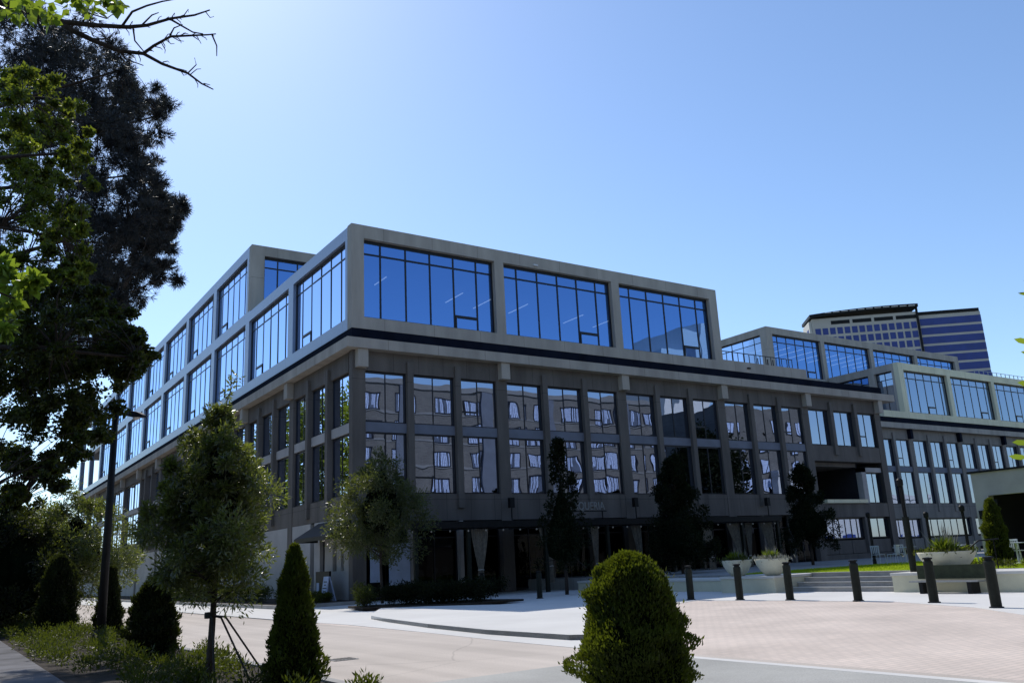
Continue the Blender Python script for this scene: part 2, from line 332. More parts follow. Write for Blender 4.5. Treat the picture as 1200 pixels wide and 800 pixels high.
for i, p in enumerate(kp):
    a = np.array(kp[max(i - 1, 0)]); b = np.array(kp[min(i + 1, len(kp) - 1)]); d = (b - a) / np.linalg.norm(b - a); nrm = np.array((d[1], -d[0]))
    kb2.append((np.array(p) - nrm * 0.0, np.array(p) + nrm * .14 * (-1)))
for i in range(len(kp) - 1):
    (a0, a1), (b0, b1) = kb2[i], kb2[i + 1]
    h0 = .02 if i == 0 else .102; h1 = .102
    vs = [(*a0, .004), (*b0, .004), (*b1, .004), (*a1, .004), (*a0, h0), (*b0, h1), (*b1, h1), (*a1, h0)]
    n0 = len(kb.v); kb.v += vs; kb.f += [tuple(n0 + q for q in f) for f in ((0, 3, 2, 1), (4, 5, 6, 7), (0, 1, 5, 4), (1, 2, 6, 5), (2, 3, 7, 6), (3, 0, 4, 7))]
tag(kb.build('kerb', M['kerb']), kind='structure')
dc = thing('drain_cover', 'small dark iron drain cover set in the roadway', 'drain cover', (-11.0, -25.4, .004))
MB().box(-11.22, -10.78, -25.6, -25.2, .001, .012).build('frame', M['kerb'], dc)
dg = MB()
for k in range(6): dg.box(-11.18 + .066 * k, -11.14 + .066 * k, -25.56, -25.24, .0125, .016)
dg.build('grate', M['black'], dc)
# planting bed and kerb against the street side of the building
tag(MB().box(-3.95, .14, -1.9, 100, -.01, .13).build('planting_bed', M['soil']), kind='structure')
tag(MB().box(-4.12, -3.952, -2.05, 100, .0, .16).box(-3.95, -.3, -2.05, -1.902, .0, .16).build('bed_kerb', M['kerb']), kind='structure')
# planting strip along the road, sidewalk beyond it
tag(MB().box(-15.4, -12.75, -60, 200, -.01, .10).build('planting_strip', M['soil']), kind='structure')
tag(MB().box(-12.748, -12.6, -60, 200, -.01, .13).build('strip_kerb', M['kerb']), kind='structure')
M['walk'] = mat('shaded_sidewalk', (.13, .13, .14), .95, .3, 1., .2, 50, fine=.12)  # tree shadow over the walk is put into this dark colour
tag(MB().box(-18.2, -15.402, -80, 200, -.01, .11).build('sidewalk', M['walk']), kind='structure')
tag(MB().box(-60, -18.202, -80, 200, -.01, .08).build('verge', M['soil']), kind='structure')
# terrace platform, lawn, steps
tag(MB().box(10.75, 64, -60, 9.3, -.01, .58).build('terrace', M['terrace']), kind='structure')
tag(MB().box(10.9, 30, -34, -14.5, .582, .61).build('lawn', M['lawn']), kind='structure')
st = MB()
for k in range(4): st.box(9.1 + .42 * k, 9.5 + .42 * k + (.0 if k < 3 else .0), -23.15, -18.82, .0 + .006, .15 * (k + 1))
st.box(9.1 + 1.68, 10.9, -23.15, -18.82, .584, .6)
tag(st.build('steps', M['kerb']), kind='structure')
sn = MB()
for k in range(4): sn.box(9.06 + .42 * k, 9.16 + .42 * k, -23.14, -18.83, .15 * (k + 1) + .002, .15 * (k + 1) + .022)
tag(sn.build('step_nosing', M['cap']), kind='structure')

# =================================================================== building kit
GR = 9.03
def facade_low(root, F, majors, minor_w=.36, major_w=.74, rows=((8.93, 11.62), (5.27, 8.42)), ground=True, skip_cols=(), last_full=True, limit=None, brk=True, glass='glass_low', stuff_from=None, corner=.46, ustart=None, lowbot=3.85):
    """three-storey lower facade: concrete panels, mullion fins, paired-light windows between the fins"""
    W = MB()
    uA = majors[0]; uB = majors[-1]
    fb(W, F, uA, uB, 11.64, 12.68, .02, .5)                 # top panel
    fb(W, F, uA, uB, lowbot, 5.25, .03, .5)
    W.build('wall', M['wall'], root)
    sp = MB(); fb(sp, F, uA, uB, 8.42, 8.93, .10, .5); sp.build('spandrel', M['spandrel'], root)
    stuffF, stuffP = MB(), MB()
    for i, u in enumerate(majors):
        c = MB(); fb(c, F, u - major_w / 2, u + major_w / 2, 0, 12.68, 0, .46)
        c.build('column', M['wall'], root, bevel=.012)
        if brk:
            c = MB(); fb(c, F, u - .22, u + .36, 11.72, 12.68, -.42, -.002); c.build('bracket', M['conc'], root, bevel=.01)
    for i in range(len(majors) - 1):
        a, b = majors[i], majors[i + 1]; st_ = (b - a) / 3
        for k in (1, 2):
            c = MB(); fb(c, F, a + st_ * k - minor_w / 2, a + st_ * k + minor_w / 2, 4.5, 12.25, -.12, .3)
            c.build('fin', M['wall'], root, bevel=.01)
        for k in range(3):
            l_ = a + st_ * k + (major_w / 2 if k == 0 else minor_w / 2); r_ = a + st_ * (k + 1) - (major_w / 2 if k == 2 else minor_w / 2)
            for j, (z0, z1) in enumerate(rows):
                if (i, k, j) in skip_cols: continue
                mid = (l_ + r_) / 2
                sash = (1 if k == 0 else 0, .8) if (j == 0 and k == 2) or (j == 1 and k == 1 and i % 2 == 0) else None
                window(root, F, l_, r_, z0, z1, .20, [mid], None, sash, glass, .055, .004)
    return
def big_frame(root, F, piers, z0, z1, zo0, zo1, pw=.86, name='frame', m='conc', u0=None, u1=None, depth=.55, front=0.0):
    f = MB(); a = piers[0][0]; b = piers[-1][1]
    fb(f, F, a, b, zo1, z1, front, depth); fb(f, F, a, b, z0, zo0, front, depth)
    for (p, q) in piers: fb(f, F, p, q, zo0, zo1, front, depth)
    return f.build(name, M[m], root)
def upper_windows(root, F, piers, zo0, zo1, glass, n=6, sashes=(4,), depth=.34, phase=.0):
    for i in range(len(piers) - 1):
        a, b = piers[i][1], piers[i + 1][0]; w_ = (b - a) / (n - .55 + 0)
        mus = []
        x = a + w_ * .72
        while x < b - w_ * .3: mus.append(x); x += w_ * 1.0
        window(root, F, a, b, zo0, zo1, depth, mus, zo1 - .78, (min(sashes[i % len(sashes)], len(mus) - 1), .72), glass, .10 if F[0] == 'y' else .075, .006)

# ------------------------------------------------------------------- main office building
A = thing('office_building', 'grey concrete and blue glass office block standing at the street corner', 'office building', (0, 0, 0))
FR = ('y', 0.0, 1); FL = ('x', 0.0, 1); FRL = ('y', .15, 1); FLL = ('x', .15, 1)
YE = 100.0
# lower walls
mj = [.47, 9.30, 18.35, 27.30, 36.20]
facade_low(A, FRL, mj, lowbot=3.85)
# end bay: open terrace under the top storey
end = MB(); fb(end, FRL, 36.2, 45.1, 11.64, 12.68, .02, .5); fb(end, FRL, 36.2, 45.1, 7.75, 8.91, .02, .5); fb(end, FRL, 36.2, 45.1, 3.6, 4.62, .02, .5)
end.build('wall', M['wall'], A)
MB().box(37.2, 42.1, .0, .5, 4.64, 4.9).build('terrace_coping', M['conc_bounce'], A)
c = MB(); fb(c, FRL, 44.75, 45.5, 0, 12.68, 0, .46); c.build('column', M['wall'], A, bevel=.012)
c = MB(); fb(c, FRL, 44.9, 45.45, 11.72, 12.68, -.42, -.002); c.build('bracket', M['conc'], A)
for k in (1, 2):
    u = 36.2 + 2.97 * k; c = MB(); fb(c, FRL, u - .18, u + .18, 8.2, 12.25, -.16, .3); c.build('fin', M['wall'], A)
us = [36.57, 39.17 - .18, 39.17 + .18, 42.14 - .18, 42.14 + .18, 44.74]
for k in range(3): window(A, FRL, us[2 * k], us[2 * k + 1], 8.95, 11.62, .20, [(us[2 * k] + us[2 * k + 1]) / 2], None, (0, .8) if k == 2 else None, 'glass_low', .055, .003)
MB().box(42.2, 42.75, .3, .8, 4.64, 7.35).box(42.2, 44.74, .3, .8, 7.0, 7.352).build('glazed_bay_frame', M['wall_light'], A)
window(A, FRL, 42.77, 44.73, 4.65, 6.98, .35, [43.75], None, None, 'glass_low', .055, .003)
MB().box(36.6, 44.6, 5.5, 5.7, 4.3, 7.7).box(36.6, 44.6, .7, 5.4, 7.72, 7.8).box(36.6, 44.6, .7, 5.4, 4.3, 4.5).box(42.3, 42.5, .85, 5.4, 4.55, 7.7).build('terrace_recess', M['inside'], A)
MB().box(36.6, 42.1, .7, 5.4, 7.4, 7.7).build('terrace_soffit', M['wall'], A)
# ground floor of the end bay
eg = MB(); fb(eg, FRL, 36.57, 44.74, .58, .95, .1, .5); fb(eg, FRL, 41.6, 42.2, .95, 3.6, .0, .46); eg.build('plinth', M['wall'], A)
window(A, FRL, 36.6, 41.58, 2.05, 3.58, .3, lattice(36.6, 41.58, 7), None, None, 'glass_low', .07, .002)
window(A, FRL, 42.22, 44.72, 2.05, 3.58, .3, [43.5], None, None, 'glass_low', .07, .002)
gp = MB()
for a, b in ((36.62, 38.2), (38.26, 39.85), (39.91, 41.56), (42.24, 44.7)): fb(gp, FRL, a, b, .98, 1.95, .2, .3)
gp.build('lower_panels', M['wall'], A)
# ground floor shopfront under the pergola
for i in range(4):
    a, b = mj[i], mj[i + 1]; s3 = (b - a) / 3
    for k in range(3):
        l_ = a + s3 * k + (.37 if k == 0 else .11); r_ = a + s3 * (k + 1) - (.37 if k == 2 else .11)
        window(A, FRL, l_, r_, .1, 3.83, .45, [(l_ + r_) / 2], 3.0, None, 'glass_dark', .07, .003, 'shopfront_window')
        if k < 2:
            c = MB(); fb(c, FRL, r_ + .0, r_ + .22, .0, 3.84, .05, .5); c.build('shopfront_pier', M['wall_light'] if i == 0 else M['wall'], A)
# ledges and reveal band
MB().box(-.40, 47.0, -.40, 1.2, 12.682, 13.22).box(-.40, 1.2, 1.2, YE, 12.682, 13.22).build('ledge', M['conc'], A)
MB().box(.02, 46.0, .02, 1.0, 13.222, 13.828).box(.02, 1.0, 1.0, YE, 13.222, 13.828).build('reveal_band', M['band'], A)
# upper glass box, first level
P0 = 13.83; PZ0, PZ1, P1 = 14.48, 18.93, 19.68
prs = [(0.0, .72), (9.08, 9.72), (18.08, 18.72), (27.08, 27.83)]
fr = MB(); fb(fr, FR, 0, 27.83, PZ1, P1, 0, .55); fb(fr, FR, 0, 27.83, P0, PZ0, 0, .55)
for p, q in prs: fb(fr, FR, p, q, PZ0, PZ1, 0, .55)
fr.build('upper_frame', M['conc'], A)
upper_windows(A, FR, prs, PZ0, PZ1, 'glass_blue')
MB().box(27.1, 27.83, .551, 17.9, P0, P1).build('upper_side_wall', M['conc'], A)
prl = [(.552, .85)] + [(9.07 + 9.1 * k, 9.95 + 9.1 * k) for k in range(11)]
fr = MB(); fb(fr, FL, .552, YE, P0, PZ0, 0, .55)
fb(fr, FL, .552, YE, PZ1, 19.62, 0, .55)
for p, q in prl: fb(fr, FL, p, q, PZ0, PZ1, 0, .55)
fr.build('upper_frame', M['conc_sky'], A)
upper_windows(A, FL, prl[:10], PZ0, PZ1, 'glass_left', sashes=(4,), depth=.24)
# second level, from y = 18
Q0, QZ0, QZ1, Q1 = 19.70, 19.50, 23.95, 24.70
fr = MB(); fb(fr, ('x', 0.002, 1), 18.042, YE, 19.622, 19.75, 0, .55); fb(fr, FL, 18.6, YE, QZ1, Q1, 0, .55)
prl2 = [(18.592, 19.05)] + [(27.27 + 9.1 * k, 28.15 + 9.1 * k) for k in range(9)]
for p, q in prl2: fb(fr, FL, p, q, 19.752, QZ1, 0, .55)
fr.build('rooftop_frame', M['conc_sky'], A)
upper_windows(A, FL, prl2[:9], 19.752, QZ1, 'glass_left', depth=.24)
FT = ('y', 18.04, 1); pt2 = [(0.0, .95), (9.1, 9.7), (18.1, 18.7), (27.1, 27.83)]
fr = MB(); fb(fr, FT, 0, 27.83, QZ1, Q1, 0, .55)
for p, q in pt2: fb(fr, FT, p, q, 19.70, QZ1, 0, .55)
fr.build('rooftop_frame', M['conc'], A)
upper_windows(A, FT, pt2, 19.70, QZ1, 'glass_blue', n=6)
MB().box(27.1, 27.83, 18.6, YE, 13.9, Q1).build('rooftop_side_wall', M['conc'], A)
# roofs, floors and a dark core, so that light does not pass through
MB().box(.56, 27.09, .56, 18.0, 19.3, 19.6).box(.56, 27.09, 18.6, YE, 24.2, 24.6).box(1.0, 46.0, 1.21, 18, 13.3, 13.82).box(1.01, 27, 18, YE, 13.3, 13.82).build('roof_slab', M['wall'], A)
MB().box(.6, 27., .6, 17.9, 18.95, 19.2).box(.6, 27., 18.7, YE, 19.2, 19.6).box(.6, 27., 18.7, YE, 24.0, 24.15).build('ceiling', M['ceiling'], A)
MB().box(6, 26.9, 9, YE - .5, 13.9, 18.9).box(6, 26.9, 25, YE - .5, 19.65, 24).box(3.5, 45.4, 7.0, YE - .5, 0, 13.2).box(.7, 45., .85, 6.9, 8.5, 8.85).box(.7, 36.5, .85, 6.9, 4.0, 5.2).box(.7, 3.4, 6.9, YE - .5, 8.5, 8.85).box(.7, 3.4, 6.9, YE - .5, 4.0, 5.2).build('interior_core', M['inside'], A)
MB().box(45.1, 45.5, .62, 30, 0, 12.84).build('end_wall', M['wall'], A)
sm = MB()
for x, y0, y1 in ((1.5, 5.8, 7.6), (4.1, 4.4, 6.1), (9.9, 5.2, 7.5), (12.3, 5.5, 7.9), (15.2, 5.5, 7.9), (20.4, 6.0, 8.4), (23.2, 6.0, 8.4)): sm.box(x, x + .06, y0, y1, 18.55, 18.6)
sm.build('ceiling_light', M['strip'], A)
# street side, lower storeys
mjl = [.47] + [9.51 + 9.1 * k for k in range(4)]
W = MB(); fb(W, FLL, .85, YE, 11.64, 12.68, .02, .5); fb(W, FLL, .85, YE, 4.15, 5.25, .03, .5); W.build('wall', M['wall'], A)
W = MB(); fb(W, FLL, .85, YE, 8.42, 8.93, .08, .5); W.build('spandrel', M['wall_light'], A)
for i in range(11):
    u = mjl[i] if i < 5 else 9.51 + 9.1 * (i - 1)
    if i > 0:
        c = MB(); fb(c, FLL, u - .37, u + .37, 0, 12.68, 0, .46); c.build('column', M['wall'], A)
        c = MB(); fb(c, FLL, u - .36, u + .22, 11.72, 12.68, -.42, -.002); c.build('bracket', M['conc'], A)
    nx = 9.51 + 9.1 * i
    for k in (1, 2):
        v = u + (nx - u) / 3 * k; c = MB(); fb(c, FLL, v - .18, v + .18, 4.4, 12.25, -.16, .3)
        if i < 6: c.build('fin', M['wall'], A)
    for k in range(3):
        s3 = (nx - u) / 3
        a = u + s3 * k + (.38 if k == 0 else .18); b = u + s3 * (k + 1) - (.38 if k == 2 else .18)
        if i == 0 and k == 0: a = .86
        for z0, z1 in ((8.95, 11.62), (5.27, 8.40)):
            if i < 3: window(A, FLL, a, b, z0, z1, .22, [(a + b) / 2], None, None, 'glass_low', .055, .005)
            else:
                if (i, k, z0) == (3, 0, 8.95): far_f, far_p = MB(), MB()
                fb(far_f, FLL, a, b, z1 - .07, z1, .22, .34); fb(far_f, FLL, a, b, z0, z0 + .07, .22, .34); fb(far_f, FLL, (a + b) / 2 - .03, (a + b) / 2 + .03, z0 + .07, z1 - .07, .23, .33)
                far_p.v += [fp(FLL, a, z0, .3), fp(FLL, b, z0, .3), fp(FLL, b, z1, .3), fp(FLL, a, z1, .3)]; far_p.f.append(tuple(len(far_p.v) - 4 + q for q in range(4)))
ff = far_f.build('far_window_row', M['metal_dark'], A); ff['kind'] = 'stuff'; far_p.build('pane', M['glass_low'], ff)
# street side, ground floor: pale rendered wall and three slit windows under the awning
W = MB(); WL = []
slits = [(1.62, 2.25), (2.62, 3.22), (3.95, 4.55)]
slits = [(1.45, 1.85), (2.42, 2.95), (4.05, 4.75)]
prev = .86
for a, b in slits: fb(W, FLL, prev, a, 1.52, 3.24, .04, .46); prev = b
fb(W, FLL, prev, 5.6, 1.52, 3.24, .04, .46); fb(W, FLL, .86, 5.6, 3.24, 4.13, .04, .46); fb(W, FLL, .86, 5.6, .1, 1.52, .04, .46)
fb(W, FLL, 6.2, YE, .1, 4.13, .04, .46)
W.build('ground_floor_wall', M['wall_light'], A)
for a, b in slits: window(A, FLL, a, b, 1.52, 3.24, .28, [], None, None, 'glass_dark', .05, .002)
MB().box(.55, .62, 5.61, 6.19, .1, 4.1).build('service_door', M['metal_dark'], A)
# awning over the slit windows
aw = MB(); aw.poly([(.14, .3, 4.05), (.14, 4.9, 4.05), (-1.2, 4.9, 3.25), (-1.2, .3, 3.25)]); aw.poly([(-1.2, .3, 3.25), (-1.2, 4.9, 3.25), (-1.2, 4.9, 3.05), (-1.2, .3, 3.05)])
aw.poly([(.14, .3, 4.05), (-1.2, .3, 3.25), (-1.2, .3, 3.05), (.14, .3, 3.05)]); aw.poly([(.14, 4.9, 4.05), (-1.2, 4.9, 3.25), (-1.2, 4.9, 3.05), (.14, 4.9, 3.05)])
aw.build('awning', M['black'], A)
# poster panels on the corner
MB().box(1.0, 1.55, .02, .09, .9, 2.6).build('poster', M['poster'], A)
pp = MB().box(2.0, 3.15, -.04, .04, .7, 2.75).build('poster', M['poster'], A); pp['label'] = 'wide pale blue poster beside the corner tree'
# wall lanterns on rods over the pergola
for u in (9.3, 18.35, 30.3):
    l_ = MB().box(u - .14, u + .14, -.42, -.16, 4.45, 5.0).tube([(u, -.3, 3.6), (u, -.3, 4.45)], .035, 6)
    l_.build('wall_lantern', M['black'], A)

# terrace parapet and railing at the right end of the roof
MB().box(27.832, 36.8, 0, .5, P0, 14.58).build('parapet', M['conc'], A)
rl = MB(); rl.box(27.9, 35.7, .28, .33, 15.28, 15.33)
for k in range(14): rl.box(27.95 + .59 * k, 27.99 + .59 * k, .285, .325, 14.582, 15.28)
rl.build('roof_railing', M['metal_dark'], A)
rc = MB()
for x in (33.2, 34.3, 34.9): rc.box(x, x + .5, 1.5, 2., 14.3, 15.0).box(x, x + .06, 1.45, 1.5, 14.2, 15.5)
rc.build('terrace_seating', M['black'], A)
# flood lights, cameras under the top frame
MB().box(11.9, 12.2, -.12, -.002, 19.05, 19.15).build('flood_light', M['white'], A)
MB().box(30.2, 30.5, -.1, -.002, 14.1, 14.2).build('camera_housing', M['black'], A)

# ------------------------------------------------------------------- rear rooftop pavilion
D = thing('rooftop_pavilion', 'glass and concrete rooftop block standing behind the terrace railing', 'building', (55, 18, 0))
FD = ('y', 18.0, 1); pd = [(55.0, 55.9), (64.0, 64.65), (73.05, 73.7), (82.1, 82.75), (91.2, 92.1)]
fr = MB(); fb(fr, FD, 55, 92.1, QZ1, Q1, 0, .55); fb(fr, FD, 55, 92.1, 13.85, 19.5, 0, .55)
for p, q in pd: fb(fr, FD, p, q, 19.5, QZ1, 0, .55)
fr.build('frame', M['conc'], D)
upper_windows(D, FD, pd, 19.5, QZ1, 'glass_blue', sashes=(4, 4))
FDx = ('x', 55.0, 1); pdx = [(18.552, 18.9), (26.0, 26.6), (36, 36.6)]
fr = MB(); fb(fr, FDx, 18.552, 36.6, QZ1, Q1, 0, .55); fb(fr, FDx, 18.552, 36.6, 13.85, 19.5, 0, .55)
for p, q in pdx: fb(fr, FDx, p, q, 19.5, QZ1, 0, .55)
fr.build('frame', M['conc'], D)
upper_windows(D, FDx, pdx, 19.5, QZ1, 'glass_left', n=5)
MB().box(56, 92, 26, 27, 13.9, 24).box(55.56, 92, 18.56, 40, 24.1, 24.5).box(91.5, 92.1, 18.56, 40, 13.9, 24.7).build('interior_core', M['inside'], D)
sm = MB()
for k in range(10): sm.box(59 + 2.2 * k, 59.06 + 2.2 * k, 20, 24.5, 23.4, 23.46)
sm.build('ceiling_light', M['strip'], D)

# ------------------------------------------------------------------- set-back wing
B = thing('office_wing', 'set back wing of the office block with warm lit upper frame behind the lawn', 'office building', (60, 9.6, 0))
FB = ('y', 9.6, 1); mb_ = [55.75, 64.78, 73.81, 82.84, 91.87, 100.9]
_w = M['wall']; M['wall'] = M['wall_b']
facade_low(B, FB, mb_, brk=False)
for u in mb_:
    c = MB(); fb(c, FB, u - .5, u - .1, 11.72, 12.68, -.4, -.002); c.build('bracket', M['band'], B)
MB().box(45.6, 104, 9.1, 10.2, 12.682, 13.22).build('ledge', M['conc'], B)
MB().box(45.6, 104, 9.5, 10.2, 13.222, 13.828).build('reveal_band', M['band'], B)
W = MB(); fb(W, FB, 45.6, 55.36, .58, 12.82, .1, .5); W.build('wall', M['wall'], B)
# ground floor glazing
for i in range(len(mb_) - 1):
    a, b = mb_[i] + .38, mb_[i + 1] - .38
    window(B, FB, a, b, 2.05, 3.83, .3, lattice(a, b, 7), None, None, 'glass_low', .08, .003)
    g = MB(); n6 = 5
    for k in range(n6): fb(g, FB, a + (b - a) / n6 * k + .04, a + (b - a) / n6 * (k + 1) - .04, .9, 1.95, .1, .35)
    g.build('lower_panels', M['wall'], B)
    g = MB(); fb(g, FB, a, b, .58, .86, .3, .5); g.build('plinth', M['band'], B)
M['wall'] = _w
cr = [(64.3, 65.15), (73.15, 73.8), (82.2, 82.85), (91.25, 91.9), (100.3, 101)]
FC = ('y', 9.43, 1)
fr = MB(); fb(fr, FC, 64.3, 101, PZ1, P1, 0, .55); fb(fr, FC, 60.6, 101, P0, PZ0, 0, .55)
for p, q in cr: fb(fr, FC, p, q, PZ0, PZ1, 0, .55)
fr.build('upper_frame', M['conc_bounce'], B)
upper_windows(B, FC, cr, PZ0, PZ1, 'glass_left', sashes=(3, 4))
FCx = ('x', 64.3, 1); cx = [(9.982, 10.25), (12.3, 13.0), (17.4, 17.9)]
fr = MB(); fb(fr, FCx, 9.982, 17.9, PZ1, P1, 0, .55); fb(fr, FCx, 9.982, 17.9, P0, PZ0, 0, .55)
for p, q in cx: fb(fr, FCx, p, q, PZ0, PZ1, 0, .55)
fr.build('upper_side_frame', M['conc'], B)
window(B, FCx, 10.25, 12.3, PZ0, PZ1, .42, [11.3], PZ1 - .78, None, 'glass_left', .07)
window(B, FCx, 13.0, 17.4, PZ0, PZ1, .42, [14.1, 15.2, 16.3], PZ1 - .78, None, 'glass_left', .07)
MB().box(67, 100, 14.5, 15, 13.9, 18.9).box(64.9, 100.9, 10., 17.9, 19.1, 19.6).box(45.7, 100.9, 12.5, 13, .6, 12.8).box(45.7, 100.9, 10.2, 17.9, 13.3, 13.8).box(100.4, 101, 10, 18, 0, 19.6).build('interior_core', M['inside'], B)
rl = MB(); rl.box(84, 101, 11.98, 12.02, 21.0, 21.05)
for k in range(17): rl.box(84 + k, 84.07 + k, 11.97, 12.03, 19.6, 21.0)
rl.build('roof_railing', M['glass_blue'] if False else M['steel'], B)

# ------------------------------------------------------------------- tower on the skyline
def tower():
    p1 = at(1073, 366, 250); p2 = at(1133.5, 361, 248.5); ZT = float(p1[2])
    t = p2 - p1; t[2] = 0; t /= np.linalg.norm(t); nrm = np.array([-t[1], t[0], 0.]);
    if nrm @ (CAM - p1) < 0: nrm = -nrm
    o = p1.copy(); o[2] = 0
    root = thing('office_tower', 'tall office tower with curved roof and blue ribbon windows on the skyline', 'tower', tuple(o))
    def P(u, z, d=0): q = o + t * u + nrm * d; return (q[0], q[1], z)
    def bx(m, u0, u1, z0, z1, d0, d1):
        m.obox(np.array(P((u0 + u1) / 2, (z0 + z1) / 2, (d0 + d1) / 2)), t * (u1 - u0) / 2, nrm * (d1 - d0) / 2, np.array([0, 0, (z1 - z0) / 2]))
    b = MB(); bx(b, .3, 17.6, 0, ZT - 1.0, -20, 0); b.build('wing_body', M['tower'], root)
    g = MB(); zz = ZT - 2.1
    while zz > 20: bx(g, .7, 17.62, zz - 2.05, zz, -19, .06); zz -= 2.73
    g.build('ribbon_window', M['tower_glass'], root)
    b = MB(); bx(b, .3, 17.4, ZT - 1.0, ZT, -19, .1); b.build('parapet', M['black'], root)
    b = MB(); bx(b, -29.6, 0, 0, ZT + .1, -9, .8); b.build('main_body', M['tower'], root)
    # curved canopy roof
    c = MB(); N = 14
    for k in range(N):
        u0 = -30.4 + 30.6 * k / N; u1 = -30.4 + 30.6 * (k + 1) / N
        f = lambda u: ZT + 1.0 + 1.2 * (1 - ((u + 7) / 25.) ** 2)
        c.v += [P(u0, f(u0), 2.2), P(u1, f(u1), 2.2), P(u1, f(u1) - .9, 2.2), P(u0, f(u0) - .9, 2.2), P(u0, f(u0), -9), P(u1, f(u1), -9), P(u1, f(u1) - .9, -9), P(u0, f(u0) - .9, -9)]
        n0 = len(c.v) - 8; c.f += [tuple(n0 + q for q in fc) for fc in ((0, 1, 2, 3), (4, 7, 6, 5), (0, 4, 5, 1), (3, 2, 6, 7), (0, 3, 7, 4), (1, 5, 6, 2))]
    c.build('curved_roof', M['black'], root)
    c = MB()
    for k in range(11): bx(c, -26 + 2.35 * k, -24.2 + 2.35 * k, ZT + 1.25 + (k if k < 7 else 13 - k) * .07, ZT + 1.5 + (k if k < 7 else 13 - k) * .07, 2.21, 2.3)
    c.build('roof_louvre', M['cap'], root)
    c = MB(); bx(c, -.35, .25, 0, ZT + 1.5, .8, 1.1); c.build('corner_strip', M['black'], root)
    g = MB()
    for k in range(4): bx(g, -24.3 + 6.1 * k, -19.0 + 6.1 * k + (.3 if k == 3 else 0), ZT - 1.9, ZT - .8, .75, .86)
    g.build('louvre_band', M['black'], root)
    for r in range(12):
        zt = ZT - 2.9 - 2.73 * r
        m = MB()
        for k in range(14): bx(m, -29.0 + 2.07 * k, -27.45 + 2.07 * k, zt - 1.95, zt, .75, .87)
        m.build('window_row', M['tower_glass'], root)
    c = MB(); bx(c, -30.4, -29.62, 0, ZT - .4, -8, .0); c.build('side_wall', M['cap'], root)
    c = MB(); bx(c, -30.5, -30.41, ZT - 5, ZT - 2.5, -3, -1.2); bx(c, -30.5, -30.41, ZT - 9, ZT - 6, -3, -1.2); c.build('side_window', M['tower_glass'], root)
tower()

# ------------------------------------------------------------------- pavilion at the right edge
E = thing('garden_pavilion', 'low grey rendered pavilion with wide dark opening at the right edge', 'pavilion', (20, -20.2, 0))
MB().box(20, 20.4, -20.8, -20.2, .61, 4.28).box(20, 20.4, -36, -20.8, 3.3, 4.28).box(20.4, 32, -20.45, -20.2, .61, 4.28).box(20.4, 32, -36, -20.452, 3.9, 4.2).build('wall', M['wall_light'], E)
MB().box(19.9, 20.5, -36, -20.1, 4.282, 4.36).build('roof_edge', M['black'], E)
MB().box(27, 27.2, -36, -20.5, .61, 3.9).box(20.45, 32, -20.62, -20.46, .61, 3.85).box(20.45, 27, -36, -20.65, 3.6, 3.88).build('dark_interior', M['inside'], E)
MB().box(19.86, 19.998, -20.62, -20.35, 2.35, 2.7).build('wall_lantern', M['black'], E)
MB().box(19.7, 19.998, -21.3, -20.75, 2.9, 3.12).build('awning_arm', M['black'], E)

# ------------------------------------------------------------------- buildings across the court (seen mirrored in the glass)
X = thing('apartment_block', 'long brown brick apartment block with white curtained windows facing the office', 'apartment building', (20, -49.2, 0))
MB().box(-30, 69, -64, -49.2, 0, 22.4).build('wall', M['brick'], X)
MB().box(-30.2, 69.2, -64.2, -49.0, 22.402, 23.1).build('roof_parapet', M['trim'], X)
tr = MB()
for k in range(1, 7): tr.box(-30, 69, -49.2 - .01, -49.13, 3.1 * k + .55 - .12, 3.1 * k + .55 + .1)
tr.build('string_course', M['trim'], X)
rx = random.Random(3)
for r in range(6):
    for k in range(15):
        x = -4 + 5.0 * k + (.9 if k % 2 else 0); z = 3.1 * r + 3.75; ww = 2.5 if k % 2 else 3.1
        f = MB().box(x - .1, x + ww + .1, -49.198, -49.1, z - .1, z).box(x - .1, x + ww + .1, -49.198, -49.1, z + 1.95, z + 2.05).box(x - .1, x, -49.198, -49.1, z, z + 1.95).box(x + ww, x + ww + .1, -49.198, -49.1, z, z + 1.95).box(x + ww / 2 - .04, x + ww / 2 + .04, -49.198, -49.12, z, z + 1.95)
        fo = f.build('window', M['metal_dark'], X)
        MB().box(x, x + ww / 2 - .04, -49.199, -49.19, z, z + 1.95).box(x + ww / 2 + .04, x + ww, -49.199, -49.19, z, z + 1.95).build('pane', M['aptglass'], fo)
        cu = MB(); c0 = x + .05
        while c0 < x + ww - .15:
            if rx.random() < .68: cu.box(c0, c0 + .13, -49.188, -49.16, z + .05 + (.5 if rx.random() < .15 else 0), z + 1.9)
            c0 += .19
        if cu.v: cu.build('curtain', M['lace'], fo)
for k in range(5):
    x = 15.6 + 11.0 * k; m_ = MB().box(x, x + 2.0, -49.19, -48.85, .5, 22.3); m_.build('projecting_bay', M['bay'], X)
X5 = thing('high_rise', 'pale stepped high rise far behind the court', 'tower', (275, -260, 0))
MB().box(276, 290, -300, -259.4, 0, 101).box(290.01, 303, -300, -259.4, 0, 113).box(304, 309, -300, -259.4, 0, 118).build('tower_body', M['white'], X5)
MB().box(292, 299, -259.39, -259.2, 92, 104).box(278, 284, -259.39, -259.2, 84, 95).build('window_panel', M['aptglass'], X5)
X2 = thing('brick_block', 'second brown brick block beyond the tree gap across the court', 'apartment building', (90, -50, 0))
MB().box(83, 102, -64, -50, 0, 23.8).build('wall', M['brick'], X2)
